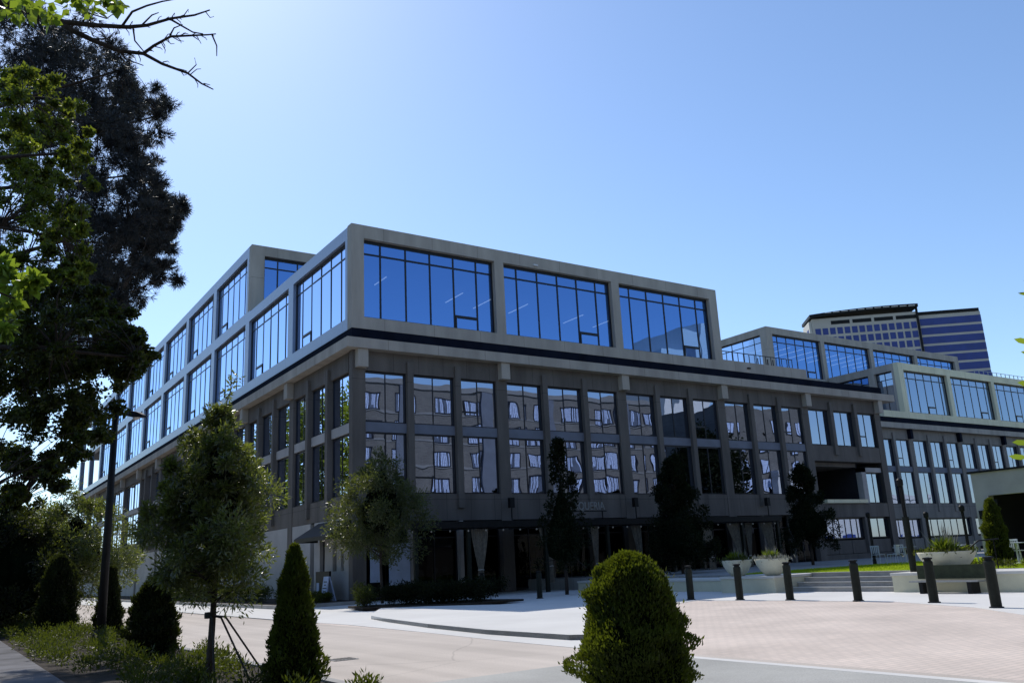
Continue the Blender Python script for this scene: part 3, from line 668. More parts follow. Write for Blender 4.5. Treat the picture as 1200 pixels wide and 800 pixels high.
for r in range(6):
    for k in range(4):
        x = 84.5 + 4.5 * k; z = 3.1 * r + 4
        fo = MB().box(x - .1, x + 2.0, -49.998, -49.92, z - .1, z + 2.0).build('window', M['metal_dark'], X2); MB().box(x + .1, x + .8, -49.91, -49.9, z + .05, z + 1.9).box(x + 1.0, x + 1.8, -49.91, -49.9, z + .05, z + 1.9).build('curtain', M['lace'], fo)
X3 = thing('white_shop', 'low white rendered shop beside the brown brick blocks', 'shop building', (100, -48.4, 0))
MB().box(91, 111, -49.8, -48.4, 0, 12.6).box(90.8, 111.2, -49.9, -48.2, 12.602, 13.4).build('wall', M['white'], X3)
for k in range(6): MB().box(92 + 3.1 * k, 94 + 3.1 * k, -48.398, -48.35, 1, 3.2).build('window', M['tower_glass'], X3)
X4 = thing('white_shop', 'low white rendered shop farthest along the court', 'shop building', (155, -50, 0))
MB().box(151, 166, -60, -50.4, 0, 11).box(150.8, 166.2, -60.1, -50.2, 11.002, 11.8).build('wall', M['white'], X4)
for k in range(4): MB().box(152 + 3.1 * k, 154 + 3.1 * k, -50.398, -50.35, 1, 3.2).build('window', M['tower_glass'], X4)

# =================================================================== pergola, curtains, sign
PG = thing('pergola', 'long black flat roofed pergola along the shaded shopfront', 'pergola', (14, -4, 0))
MB().box(1.2, 27.0, -4.08, -4.0, 3.24, 3.55).box(1.2, 1.28, -4.0, -.03, 3.24, 3.55).box(26.92, 27.0, -4.0, -.03, 3.24, 3.55).build('fascia', M['black'], PG)
rf = MB().box(1.28, 26.92, -4.0, -.03, 3.5, 3.56)
for k in range(21): rf.box(2.0 + 1.2 * k, 2.1 + 1.2 * k, -3.99, -.05, 3.3, 3.5)
rf.build('roof', M['black'], PG)
for x in (1.5, 4.35, 8.9, 13.0, 17.6, 23.5, 26.7): MB().box(x - .09, x + .09, -3.98, -3.8, .125 if x < 4 else .0, 3.24).build('post', M['boll'], PG, bevel=.01)
def curtain_mesh(w, top, tie, bot, lean, seed):
    r = random.Random(seed); m = MB(); nz, nu = 16, 30; idx = []
    for j in range(nz + 1):
        z = top + (bot - top) * j / nz; t = (top - z) / (top - tie) if z > tie else 1
        ww = w * (1 - .72 * min(t, 1) ** 1.3) if z > tie else w * (.28 + .18 * (tie - z) / (tie - bot + .01))
        cx_ = lean * w * .5 * min(t, 1)
        row = []
        for i in range(nu + 1):
            u = i / nu - .5; row.append(len(m.v)); m.v.append((cx_ + ww * u, .05 * math.sin(i * 1.9 + seed) * (.4 + .6 * ww / w), z))
        idx.append(row)
    for j in range(nz):
        for i in range(nu): m.f.append((idx[j][i], idx[j][i + 1], idx[j + 1][i + 1], idx[j + 1][i]))
    return m
cl = [(5.1, 1.0, 0, 'wide gathered curtain nearest the corner tree, hanging from the black pergola'), (9.0, .7, .9, 'narrow curtain swept to the right, hanging from the pergola behind the small tree'), (12.3, .5, 0, 'thin dim curtain hanging just left of the round bush in the picture'),
      (15.2, .7, .7, 'dim curtain hanging under the pergola above the round bush'), (17.9, .7, 0, 'dim curtain hanging behind the dark pyramidal tree'), (20.3, 1.4, .8, 'large gathered curtain sweeping down to the left stone bowl'),
      (22.9, 1.1, .9, 'gathered curtain hanging left of the pergola post by the stone bowls'), (24.3, .6, -.4, 'slim curtain tied right of the pergola post'), (25.9, 1.1, .7, 'gathered curtain at the right end of the pergola above the second stone bowl')]
for i, (x, w_, ln, lb) in enumerate(cl):
    o = thing('curtain', lb, 'curtain', (0, 0, 0), 0, 'curtains hanging from the pergola')
    curtain_mesh(w_, 3.2, 1.25, .45, ln, i).build('drape', M['curtain'], o, smooth=True)
    MB().tube([(ln * w_ * .5 - w_ * .17, 0, 1.25), (ln * w_ * .5, -.08, 1.27), (ln * w_ * .5 + w_ * .17, 0, 1.25)], .02, 5).build('tie_back', M['cap'], o)
    o.location = (x, -3.72, 0)
sl_ = thing('string_lights', 'string of small pale bulbs along the front edge of the pergola', 'string lights', (14, -4.2, 3.15))
pts = [(.6 + 26.2 * k / 104, -4.16, 3.19 - .05 * abs(math.sin(k * math.pi / 4))) for k in range(105)]
MB().tube(pts, .008, 4).build('cable', M['cord'], sl_)
for k in range(26):
    x = 1.2 + 1.0 * k; MB().lathe([(.005, .05), (.03, .03), (.045, 0), (.03, -.035), (.003, -.05)], (x, -4.16, 3.10), 8).build('bulb', M['bulb'], sl_)
SG = thing('restaurant_sign', 'dim raised letters reading GIL TAQUERIA above the pergola roof', 'sign', (11.2, -4, 4.05))
tcv = bpy.data.curves.new('letters', 'FONT'); tcv.body = 'GIL TAQUERIA'; tcv.size = .62; tcv.extrude = .02; tcv.align_x = 'CENTER'; tcv.space_character = 1.0
tmp = bpy.data.objects.new('letters', tcv); COL.objects.link(tmp); bpy.context.view_layer.update()
tm = bpy.data.meshes.new_from_object(tmp.evaluated_get(bpy.context.evaluated_depsgraph_get())); bpy.data.objects.remove(tmp)
wd = max(v.co.x for v in tm.vertices) - min(v.co.x for v in tm.vertices); k_ = 3.3 / wd
for v in tm.vertices: x, y, z = v.co; v.co = (x * k_, -z, y * .95)
o = link('letters', tm, M['signw'], SG); 
MB().box(9.4, 13.0, -3.97, -3.93, 3.95, 4.0).box(9.6, 9.64, -3.97, -3.93, 3.56, 3.95).box(12.7, 12.74, -3.97, -3.93, 3.56, 3.95).build('frame', M['black'], SG)

# =================================================================== street furniture
b0 = thing('bollard', 'placeholder', 'bollard', (0, 0, 0), 0, 'dark bollards lining the edge of the paver court')
MB().lathe([(.118, 0), (.118, 1.0), (.108, 1.03)], n=20).build('post', M['boll'], b0, smooth=False)
MB().lathe([(.085, 1.03), (.085, 1.075)], n=16).build('neck', M['black'], b0)
MB().lathe([(.12, 1.075), (.118, 1.115), (.02, 1.13)], n=20).build('cap', M['black'], b0)
MB().lathe([(.155, 0), (.15, .025), (.118, .03)], n=20).build('base_ring', M['metal_dark'], b0)
bl = [(4.35, -5.0, 'farthest bollard, in front of the wide gathered curtain in shade'), (4.3, -9.7, 'bollard in the building shade, in line with the narrow swept curtain'), (4.47, -18.39, 'bollard at the sun and shade edge left of the first stone bowl'), (4.6, -20.46, 'bollard standing in front of the left stone bowl'),
      (4.75, -22.33, 'bollard beside the left end of the steps and second bowl'), (4.63, -24.79, 'bollard alone in front of the wide steps'), (4.28, -27.26, 'bollard at the left end of the bench'), (2.9, -29.58, 'nearest and tallest looking bollard, at the right end of the bench')]
for i, (x, y, lb) in enumerate(bl):
    o = b0 if i == 0 else copy_tree(b0); o.location = (x, y, .006 if i != 1 else .006); o['label'] = lb

# planter walls
def planter_wall(x0, x1, y0, y1, h, lb):
    o = thing('planter_wall', lb, 'low wall', ((x0 + x1) / 2, (y0 + y1) / 2, 0), 0, 'low concrete planter walls edging the terrace')
    MB().box(x0, x1, y0, y1, .006, h - .09).build('wall', M['plant_wall'], o); MB().box(x0 - .05, x1 + .0, y0 - .03, y1 + .03, h - .088, h).build('coping', M['cap'], o, bevel=.012)
planter_wall(8.3, 10.74, -18.8, -16.2, .60, 'low concrete wall carrying the two stone bowls left of the steps')
planter_wall(8.75, 10.74, -34.0, -23.2, .60, 'long low concrete wall behind the bench right of the steps')
planter_wall(9.2, 10.74, -16.1, -6.0, .5, 'low wall in deep building shade beside the dark pyramidal tree')
# inner fill behind the walls is the terrace; bowls on the walls
def leafmesh(P, N_, size, asp, rng, tuft=None, up=0., fold=.25, jit=.35):
    """one folded leaf of two triangles per point; P positions, N_ outward directions"""
    n = len(P); d = N_ + rng.normal(0, .55, (n, 3)); d[:, 2] += up; d /= np.linalg.norm(d, axis=1)[:, None] + 1e-9
    a = rng.normal(0, 1, (n, 3)); s_ = np.cross(d, a); s_ /= np.linalg.norm(s_, axis=1)[:, None] + 1e-9; nn = np.cross(d, s_)
    L = size * rng.uniform(1 - jit, 1 + jit, (n, 1)); Wd = L * asp
    b = P; t = P + d * L; l = P + d * L * .45 + s_ * Wd * .5 + nn * L * fold * asp; r = P + d * L * .45 - s_ * Wd * .5 + nn * L * fold * asp
    V = np.stack([b, l, t, r], 1).reshape(-1, 3); i = np.arange(n) * 4
    Fc = np.stack([i, i + 1, i + 2, i, i + 2, i + 3], 1).reshape(-1, 3); return V, Fc
def mesh_np(name, V, Fc):
    me = bpy.data.meshes.new(name); k = Fc.shape[1]; me.vertices.add(len(V)); me.vertices.foreach_set('co', V.astype(np.float32).ravel())
    me.loops.add(Fc.size); me.loops.foreach_set('vertex_index', Fc.astype(np.int32).ravel())
    me.polygons.add(len(Fc)); me.polygons.foreach_set('loop_start', np.arange(0, Fc.size, k, dtype=np.int32)); me.polygons.foreach_set('loop_total', np.full(len(Fc), k, dtype=np.int32))
    me.update(calc_edges=True); me.validate(); return me
def cloud(clumps, rng, shell=.45):
    """points in ellipsoidal clumps, denser near their skin; returns points and outward directions"""
    Ps, Ns = [], []
    for c, r, n in clumps:
        d = rng.normal(0, 1, (n, 3)); d /= np.linalg.norm(d, axis=1)[:, None]; q = rng.uniform(0, 1, (n, 1)) ** shell
        r = np.array(r) if hasattr(r, '__len__') else np.array([r, r, r]); Ps.append(np.array(c) + d * q * r * (1 + .12 * rng.normal(0, 1, (n, 1)))); Ns.append(d)
    return np.vstack(Ps), np.vstack(Ns)
def needles(P, N_, size, rng, k=12, wd=.006, spread=.75):
    n = len(P); d0 = N_ + rng.normal(0, .4, (n, 3)); d0 /= np.linalg.norm(d0, axis=1)[:, None]
    P_ = np.repeat(P, k, 0); d = np.repeat(d0, k, 0) + rng.normal(0, spread, (n * k, 3)); d /= np.linalg.norm(d, axis=1)[:, None]
    s_ = np.cross(d, rng.normal(0, 1, (n * k, 3))); s_ /= np.linalg.norm(s_, axis=1)[:, None] + 1e-9
    L = size * rng.uniform(.7, 1.2, (n * k, 1)); V = np.stack([P_ - s_ * wd, P_ + s_ * wd, P_ + d * L + s_ * wd * .5, P_ + d * L - s_ * wd * .5], 1).reshape(-1, 3)
    i = np.arange(n * k) * 4; return V, np.stack([i, i + 1, i + 2, i + 3], 1)
def curve(p, q, rng, sag=.12, n=6):
    p = np.array(p, float); q = np.array(q, float); L = np.linalg.norm(q - p); o = rng.normal(0, 1, 3) * L * sag * .5
    return [p + (q - p) * t + o * math.sin(t * math.pi) + np.array([0, 0, sag * L]) * math.sin(t * math.pi) for t in np.linspace(0, 1, n)]

# bowls
def bowl(x, y, z, r, lb, seed):
    rng = np.random.default_rng(seed); o = thing('planter_bowl', lb, 'planter', (x, y, z), 0, 'round cast stone planter bowls on the low walls')
    MB().lathe([(r * .36, 0), (r * .46, .03), (r * .70, .18), (r * .90, .38), (r * .99, .56), (r, .60), (r * .94, .60), (r * .88, .54), (0.02, .53)], (x, y, z), 28).build('bowl', M['bowl'], o, smooth=True)
    m1 = []; P = np.array([x, y, z + .56]) + rng.normal(0, 1, (900, 3)) * np.array([r * .42, r * .42, .05]); N_ = np.tile([0, 0, 1.], (900, 1)) + rng.normal(0, .5, (900, 3))
    V, F_ = leafmesh(P, N_, .13, .35, rng, up=.4); me = mesh_np('leaves', V - np.array([x, y, z]), F_); link('leaves', me, M['leaf_grey'] if seed % 2 else M['leaf_cover'], o)
    P = np.array([x - .05, y, z + .58]) + rng.normal(0, 1, (420, 3)) * np.array([.08, .08, .02]); N_ = rng.normal(0, .6, (420, 3)); N_[:, 2] = 1.
    V, F_ = leafmesh(P, N_, .30 if r < .8 else .42, .08, rng, up=.3); me = mesh_np('leaves', V - np.array([x, y, z]), F_); link('grass_tuft', me, M['grass_tuft'], o)
    P = np.array([x + .05, y, z + .6]) + rng.normal(0, 1, (30, 3)) * np.array([.12, .12, .02]); N_ = rng.normal(0, .25, (30, 3)); N_[:, 2] = 1.
    V, F_ = leafmesh(P, N_, .42 if r < .8 else .75, .05, rng, up=.8); me = mesh_np('leaves', V - np.array([x, y, z]), F_); link('flower_spikes', me, M['leaf_grey'], o)
bowl(8.85, -16.6, .60, .58, 'stone bowl with bright green grass, left of the pair beside the steps', 2)
bowl(8.85, -18.3, .60, .62, 'stone bowl with silvery plants, right of the pair beside the steps', 3)
bowl(9.45, -24.75, .60, .86, 'largest stone bowl with a spiky palm like tuft behind the bench', 4)

# bench
bn = thing('bench', 'dark slatted bench with high back between the two nearest bollards', 'bench', (8.2, -25.3, 0))
MB().box(8.42, 8.48, -26.45, -24.3, .42, .82).build('backrest', mat('bench_back', (.045, .055, .03), .8, .2, 6.), bn)
s_ = MB()
for k in range(7): s_.box(7.92 + .075 * k, 7.985 + .075 * k, -26.45, -24.3, .34, .38)
s_.build('seat', M['steel'], bn)
for y in (-26.15, -24.65): MB().box(7.95, 8.42, y - .06, y + .06, .006, .34).build('leg', M['black'], bn)
# handrail
hr = thing('handrail', 'black sloping handrail rising beside the right arborvitae', 'handrail', (10.4, -25.4, 0))
MB().tube([(10.2, -24.7, 1.0), (10.6, -25.2, 1.48), (10.8, -25.75, 1.5)], .022, 8).build('rail', M['black'], hr)
for p in ((10.22, -24.7, .96), (10.75, -25.6, 1.49)): MB().tube([(p[0], p[1], .6), p], .02, 6).build('post', M['black'], hr)

# lamp posts on the lawn
def lantern_post(x, y, z, h, lb, thick=False):
    o = thing('lantern_post', lb, 'lamp post', (x, y, z), 0, 'slim twin pole lantern posts around the lawn')
    MB().tube([(x - .05, y, z), (x - .05, y, z + h)], .03, 8).tube([(x + .06, y, z), (x + .06, y, z + h)], .03, 8).build('pole', M['black'], o)
    MB().lathe([(.05, 0), (.10, .03), (.105, .2), (.07, .25), (.02, .27)], (x, y, z + h), 14).build('lantern', M['black'], o)
    MB().lathe([(.11 if thick else .09, 0), (.11 if thick else .08, 1.75 if thick else .25)], (x, y, z), 16).build('base', M['boll'], o)
lantern_post(9.45, -23.55, .6, 2.75, 'twin pole lantern with thick round base at the wall left of the large bowl', True)
lantern_post(20.6, -14.53, .6, 2.2, 'twin pole lantern behind the left cafe chair')
lantern_post(17.7, -19.27, .6, 1.9, 'twin pole lantern behind the large stone bowl')
lantern_post(16.3, -21.64, .6, 2.0, 'twin pole lantern nearest the grey pavilion corner')

# cafe furniture
ch = thing('cafe_chair', 'x', 'chair', (0, 0, 0), 0, 'pale metal cafe chairs on the terrace')
s_ = MB()
for k in range(6): s_.box(-.22, .22, -.21 + .072 * k, -.155 + .072 * k, .43, .455)
s_.build('seat', M['chair'], ch)
bk = MB()
for k in range(5): bk.box(-.2 + .09 * k, -.16 + .09 * k, .215, .235, .50, .80)
bk.box(-.22, .22, .21, .24, .80, .86); bk.build('backrest', M['chair'], ch)
for sx in (-1, 1):
    MB().tube([(sx * .21, -.2, .43), (sx * .24, -.26, 0)], .014, 6).build('leg', M['chair'], ch); MB().tube([(sx * .21, .22, .84), (sx * .21, .2, .43), (sx * .24, .27, 0)], .014, 6).build('leg', M['chair'], ch)
tb = thing('cafe_table', 'x', 'table', (0, 0, 0), 0, 'pale cafe tables on the terrace')
MB().box(-.38, .38, -.38, .38, .71, .74).build('tabletop', M['chair'], tb, bevel=.01); MB().tube([(0, 0, .02), (0, 0, .71)], .035, 8).build('stem', M['chair'], tb); MB().lathe([(.26, 0), (.25, .02), (.04, .04)], n=16).build('base', M['chair'], tb)
chairs = [(20.4, -14.9, 1.6, 'left of the two pale chairs standing at the shaded lawn edge'), (19.5, -16.3, 3.4, 'right of the two pale chairs at the lawn edge, nearer the lamp post'), (17.2, -20.4, .6, 'pale chair left of the white cafe table'), (15.9, -21.9, 3.6, 'pale chair right of the white cafe table behind the handrail'), (17.5, -22.2, 2.6, 'bluish pale chair behind the handrail by the pavilion corner'), (16.2, -23.6, 1.2, 'pale chair beyond the right arborvitae'), (22.5, -14.6, 2.4, 'pale chair deep in shade near the wing')]
for i, (x, y, r, lb) in enumerate(chairs):
    o = ch if i == 0 else copy_tree(ch); o.location = (x, y, .612); o.rotation_euler[2] = r; o['label'] = lb
for i, (x, y, lb) in enumerate([(16.6, -21.1, 'white cafe table between two chairs behind the large bowl'), (21.2, -15.8, 'pale cafe table by the two chairs at the lawn edge'), (15.4, -23.9, 'pale cafe table partly behind the right arborvitae')]):
    o = tb if i == 0 else copy_tree(tb); o.location = (x, y, .612); o['label'] = lb

# street lamp by the road
SL = thing('street_lamp', 'tall black street lamp with cobra head arm under the dark branches', 'street lamp', (-13.6, -16.6, 0))
MB().tube([(-13.6, -16.6, .1), (-13.6, -16.6, 3), (-13.6, -16.6, 5.75)], [.11, .09, .075], 12).build('pole', M['black'], SL, smooth=True)
MB().lathe([(.2, .1), (.2, .3), (.12, .42)], (-13.6, -16.6, 0), 14).build('base', M['black'], SL)
MB().tube([(-13.6, -16.6, 5.68), (-13.42, -16.72, 5.72), (-13.3, -16.8, 5.72)], .04, 8).build('arm', M['black'], SL)
hd = MB(); hp = [(-13.2, -16.87), (-12.75, -17.16)]
for (px_, py_), (hw, z0, z1) in zip([(-13.34, -16.77), (-13.24, -16.84), (-13.10, -16.93), (-12.98, -17.01)], [(.05, 5.66, 5.76), (.13, 5.62, 5.78), (.13, 5.6, 5.74), (.07, 5.6, 5.66)]):
    t = np.array([.554, -.832]); hd.v += [(px_ + .554 * hw * 1.0 * 0 + .8 * hw, py_ + .55 * hw, z0), (px_ - .8 * hw, py_ - .55 * hw, z0), (px_ - .6 * hw, py_ - .4 * hw, z1), (px_ + .6 * hw, py_ + .4 * hw, z1)]
for k in range(3):
    b_ = 4 * k
    for q in range(4): hd.f.append((b_ + q, b_ + (q + 1) % 4, b_ + 4 + (q + 1) % 4, b_ + 4 + q))
hd.f += [(0, 1, 2, 3), (12, 15, 14, 13)]
hd.build('lamp_head', M['black'], SL)
MB().lathe([(.09, 0), (.07, -.05), (.02, -.07)], (-13.15, -16.9, 5.605), 12).build('lens', M['cap'], SL)

# menu boards by the corner
mbd = thing('menu_board', 'black framed menu cabinet standing under the awning', 'menu board', (-.5, 2.3, .13))
MB().box(-.62, -.5, 1.4, 3.2, .13, 1.55).build('cabinet', M['black'], mbd)
MB().box(-.635, -.622, 1.52, 1.9, .35, .95).build('sheet', M['poster'], mbd); MB().box(-.635, -.622, 2.7, 3.05, .35, 1.0).build('sheet', M['poster'], mbd)
af = thing('sandwich_board', 'pale sandwich board leaning beside the black menu cabinet', 'sandwich board', (-.9, .9, .13))
MB().obox((-1.0, .95, .72), (0, .32, 0), (.025, 0, 0), (.12, .10, .58)).obox((-.72, .95, .72), (0, .32, 0), (.025, 0, 0), (-.12, .10, .58)).build('panel', M['poster'], af)
ln = MB()
for k, (a, b) in enumerate(((.5, .9), (.6, .8), (.45, .95), (.55, .85), (.5, .9))):
    z = 1.05 - .15 * k; xx = -1.0 + .12 * (z - .72) / .58 - .03; ln.obox((xx, .95 + .1 * (z - .72) / .58, z), (0, (b - a) / 2, 0), (.004, 0, 0), (.004, 0, .022))
ln.build('lettering', M['black'], af)

# parked car far down the street
def car():
    o = thing('parked_car', 'pale car parked far down the street, mostly hidden by shrubs', 'car', (0, 0, 0))
    prof = [(-2.2, .35), (-2.25, .75), (-2.1, .98), (-1.2, 1.05), (-.6, 1.48), (.9, 1.52), (1.7, 1.08), (2.15, 1.0), (2.25, .7), (2.2, .35)]
    m = MB(); n = len(prof)
    for sx, k in ((-.88, 1), (.88, 1)): m.v += [(sx * (1 if z < 1.1 else .84), y, z) for y, z in prof]
    m.f.append(tuple(range(n))); m.f.append(tuple(range(n, 2 * n))[::-1])
    for i in range(n): m.f.append((i, (i + 1) % n, n + (i + 1) % n, n + i))
    m.build('body', M['car'], o, bevel=.05)
    MB().poly([(-.72, -1.14, 1.10), (.72, -1.14, 1.10), (.66, -.65, 1.47), (-.66, -.65, 1.47)]).build('windscreen', M['band'], o)
    for sx in (-1, 1):
        MB().poly([(sx * .886, -1.0, 1.06), (sx * .886, 1.5, 1.06), (sx * .755, .9, 1.45), (sx * .755, -.5, 1.43)]).build('side_window', M['band'], o)
        MB().box(sx * .5, sx * .8, -2.275, -2.2, .68, .82).build('headlight', M['white'], o)
        for y in (-1.35, 1.35): MB().tube([(sx * .68, y, .33), (sx * .91, y, .33)], .33, 18).build('wheel', M['tyre'], o)
    return o
c_ = car(); c_.location = (-17.0, 9.0, .11); c_.rotation_euler[2] = 0

# =================================================================== vegetation
def finish_tree(root, V, F_, m, loc): link('crown', mesh_np('crown', V - np.array(loc), F_), m, root)
def limbs(root, base, top, clumps, rng, r0, r1, name='trunk', m='bark', start=.3, nmain=9, twist=.08):
    """trunk, a few main boughs, and twigs that leave the nearest bough"""
    T = MB(); base = np.array(base, float); top = np.array(top, float); tp = curve(base, top, rng, .015, 10); T.tube(tp, list(np.linspace(r0, r1, 10)), 10)
    T.build(name, M[m], root, smooth=True)
    C_ = np.array([c for c, _, _ in clumps]); Lm = MB(); pts = [(p, r0 + (r1 - r0) * k / 9) for k, p in enumerate(tp) if k >= int(start * 9)]
    chosen = [int(rng.integers(len(C_)))]
    while len(chosen) < min(nmain, len(C_)):
        dd = np.min([np.linalg.norm(C_ - C_[q], axis=1) for q in chosen], 0); chosen.append(int(dd.argmax()))
    for q in chosen:
        c = C_[q]; hh = np.clip((c[2] - base[2]) / (top[2] - base[2]) - .12 - .08 * rng.uniform(), start, .97) * 9; k = int(hh); a = tp[k] + (tp[min(k + 1, 9)] - tp[k]) * (hh - k)
        rb_ = (r0 + (r1 - r0) * hh / 9) * .55; cv = curve(a, c, rng, twist, 9); rs = list(np.linspace(rb_, max(.004, rb_ * .15), 9)); Lm.tube(cv, rs, 6); pts += list(zip(cv[1:], rs[1:]))
    PP = np.array([p for p, _ in pts]); RR = [r for _, r in pts]
    for q in range(len(C_)):
        if q in chosen: continue
        c = C_[q]; dd = np.linalg.norm(PP - c, axis=1) + (PP[:, 2] > c[2]) * .3; k = int(dd.argmin()); rb_ = min(RR[k] * .6, .02 + .012 * dd[k])
        Lm.tube(curve(PP[k], c, rng, .1, 5), list(np.linspace(rb_, .003, 5)), 4)
    Lm.build('limbs', M[m], root, smooth=True)

def young_tree(lb, loc, H, R, seed, zc=1.3, n=60, leaf=.075, group=None, m='leaf_street', trunk=.05, per=330, spire=True, asp=.3):
    rng = np.random.default_rng(seed); x, y, z = loc; root = thing('street_tree', lb, 'tree', loc, 0, group)
    cl_ = []
    while len(cl_) < n:
        t = rng.uniform(0, 1) ** .85; zz = zc + (H - zc) * t; prof = math.sin(min(1, (t * 1.9 + .28)) * math.pi / 2) if t < .38 else (1 - ((t - .38) / .62) ** 1.5) ** .9
        if rng.uniform() > prof + .12: continue
        a = rng.uniform(0, 2 * math.pi); rr = R * (prof + .07) * rng.uniform(.1, 1.05) ** .6; s = R * (.12 + .2 * rng.uniform()) * (1.15 - .7 * t)
        cl_.append(((x + rr * math.cos(a), y + rr * math.sin(a), z + zz), (s * rng.uniform(.7, 1.4), s * rng.uniform(.7, 1.4), s * rng.uniform(.7, 1.5)), int(per * (1.1 - .6 * t))))
    if spire:
        for q in range(5): cl_.append(((x + .02 + .08 * q * .5, y - .05 * q, z + H - .05 + .12 * q), (.07, .07, .1), per // 14))
    P, N_ = cloud(cl_, rng, .5); V, F_ = leafmesh(P, N_, leaf, asp, rng, up=.1)
    if seed in (11, 31, 21): MB().lathe([(.03, zc + .15 * H), (R * .38, zc + .22 * H), (R * .42, zc + .32 * H), (R * .25, zc + .48 * H), (.02, zc + .6 * H)], loc, 12).build('shade_core', M['core'], root, smooth=True)  # dark solid, not branches: paints the shade inside the crown
    finish_tree(root, V, F_, M[m], loc); limbs(root, (x, y, z), (x + .05, y, z + H * .93), cl_, rng, trunk, trunk * .25)
    return root
gst = 'young street trees along the road strip'
YT = young_tree('young leafy street tree with guy straps, nearest the camera', (-14.04, -28.2, .1), 3.7, .84, 11, 1.2, 130, .075, gst, per=380)
for k, (dx, dy) in enumerate(((-.75, -.1), (.2, -.7), (.75, .3))):
    pass
gs = thing('tree_stake_set', 'black guy straps and stakes bracing the nearest young tree', 'tree guy', (-14.04, -28.2, .1))
for dx, dy in ((-.10, -.75), (.45, -.5), (.85, .1)):
    MB().tube([(-14.04, -28.2, 1.02), (-14.04 + dx * .25, -28.2 + dy * .25, .98), (-14.04 + dx, -28.2 + dy, .1)], .013, 6).build('stake', M['cord'], gs)
MB().lathe([(.075, -.04), (.08, 0), (.075, .04)], (-14.04, -28.2, 1.02), 12).build('collar', M['cord'], gs)
young_tree('broad street tree behind the black lamp post', (-12.9, -5.2, .1), 4.9, 2.1, 21, .9, 110, .12, gst, per=300, trunk=.08, spire=False)
young_tree('street tree beyond the lamp post, second along the strip', (-14.8, 2.5, .1), 5.3, 2.6, 22, .6, 90, .14, gst, per=300, trunk=.09, spire=False)
young_tree('farthest street tree of the strip, at the left picture edge', (-16.5, 14, .1), 6.0, 3.2, 23, .6, 80, .18, gst, per=260, trunk=.1, spire=False, m='leaf_oak')
gdk = 'dense dark trees in the shade behind the arborvitae'
for lb_, lc_, h_, r_, sd_ in (('dense dark tree filling the left edge under the pine', (-17.6, -6., .1), 3.9, 2.2, 24), ('dense dark tree right behind the widest arborvitae', (-15.2, -7.2, .1), 4.4, 2.0, 25), ('dense dark tree just left of the lamp post foot', (-13.9, -2.4, .1), 4.6, 2.0, 26), ('dark bushy tree at the far left edge beside the walk', (-18.9, -11.5, .1), 3.3, 1.7, 27)):
    t_ = young_tree(lb_, lc_, h_, r_, sd_, .35, 90, .12, gdk, per=280, trunk=.09, spire=False, m='leaf_shade', asp=.5)
    MB().lathe([(.1, .4), (r_ * .6, .9), (r_ * .62, h_ * .5), (r_ * .3, h_ * .78), (.02, h_ * .85)], lc_, 12).build('shade_core', M['core'], t_, smooth=True)  # black solid added so the inside of the crown looks shaded
# trees before the shopfront
young_tree('half sunlit tree in front of the building corner', (-1.0, -5.6, .11), 6.5, 2.1, 31, 1.8, 115, .13, 'trees in front of the shopfront', per=230, trunk=.07, asp=.35, spire=False, m='leaf_corner')
def pyramid_tree(lb, loc, H, R, seed, per=210):
    rng = np.random.default_rng(seed); x, y, z = loc; root = thing('pyramidal_tree', lb, 'tree', loc, 0, 'trees in front of the shopfront'); cl_ = []
    for k in range(110):
        t = rng.uniform(0, 1) ** .85; zz = .9 + (H - .9) * t; prof = (1 - t) ** .75 * (.7 + .3 * math.sin(k * 2.1)) + .06; a = rng.uniform(0, 2 * math.pi); rr = R * prof * rng.uniform(.2, 1.15) ** .5; s = R * (.07 + .16 * rng.uniform() * (1.2 - t))
        cl_.append(((x + rr * math.cos(a), y + rr * math.sin(a), z + zz), (s, s, s * 1.2), per))
    P, N_ = cloud(cl_, rng, .45); V, F_ = leafmesh(P, N_, .13, .45, rng, up=.3); finish_tree(root, V, F_, M['leaf_dark'], loc)
    MB().lathe([(.05, 1.3), (R * .45, 1.7), (R * .5, 2.3), (R * .22, H * .55), (.02, H * .7)], loc, 12).build('shade_core', M['core'], root, smooth=True)  # added dark solid standing for the inner shade of the tree
    limbs(root, (x, y, z), (x, y, z + H * .95), cl_, rng, .09, .02); return root
pyramid_tree('slender dark tree whose tip crosses the lower windows left of the sign', (7.0, -8, .006), 7.0, 1.6, 41, 70)
pyramid_tree('dense dark pyramidal tree above the round bush, in building shade', (14.3, -8, .006), 6.3, 2.4, 42, 190)
pyramid_tree('dark pyramidal tree near the open terrace at the end of the pergola', (24.4, -8, .58), 5.5, 2.1, 43, 170)

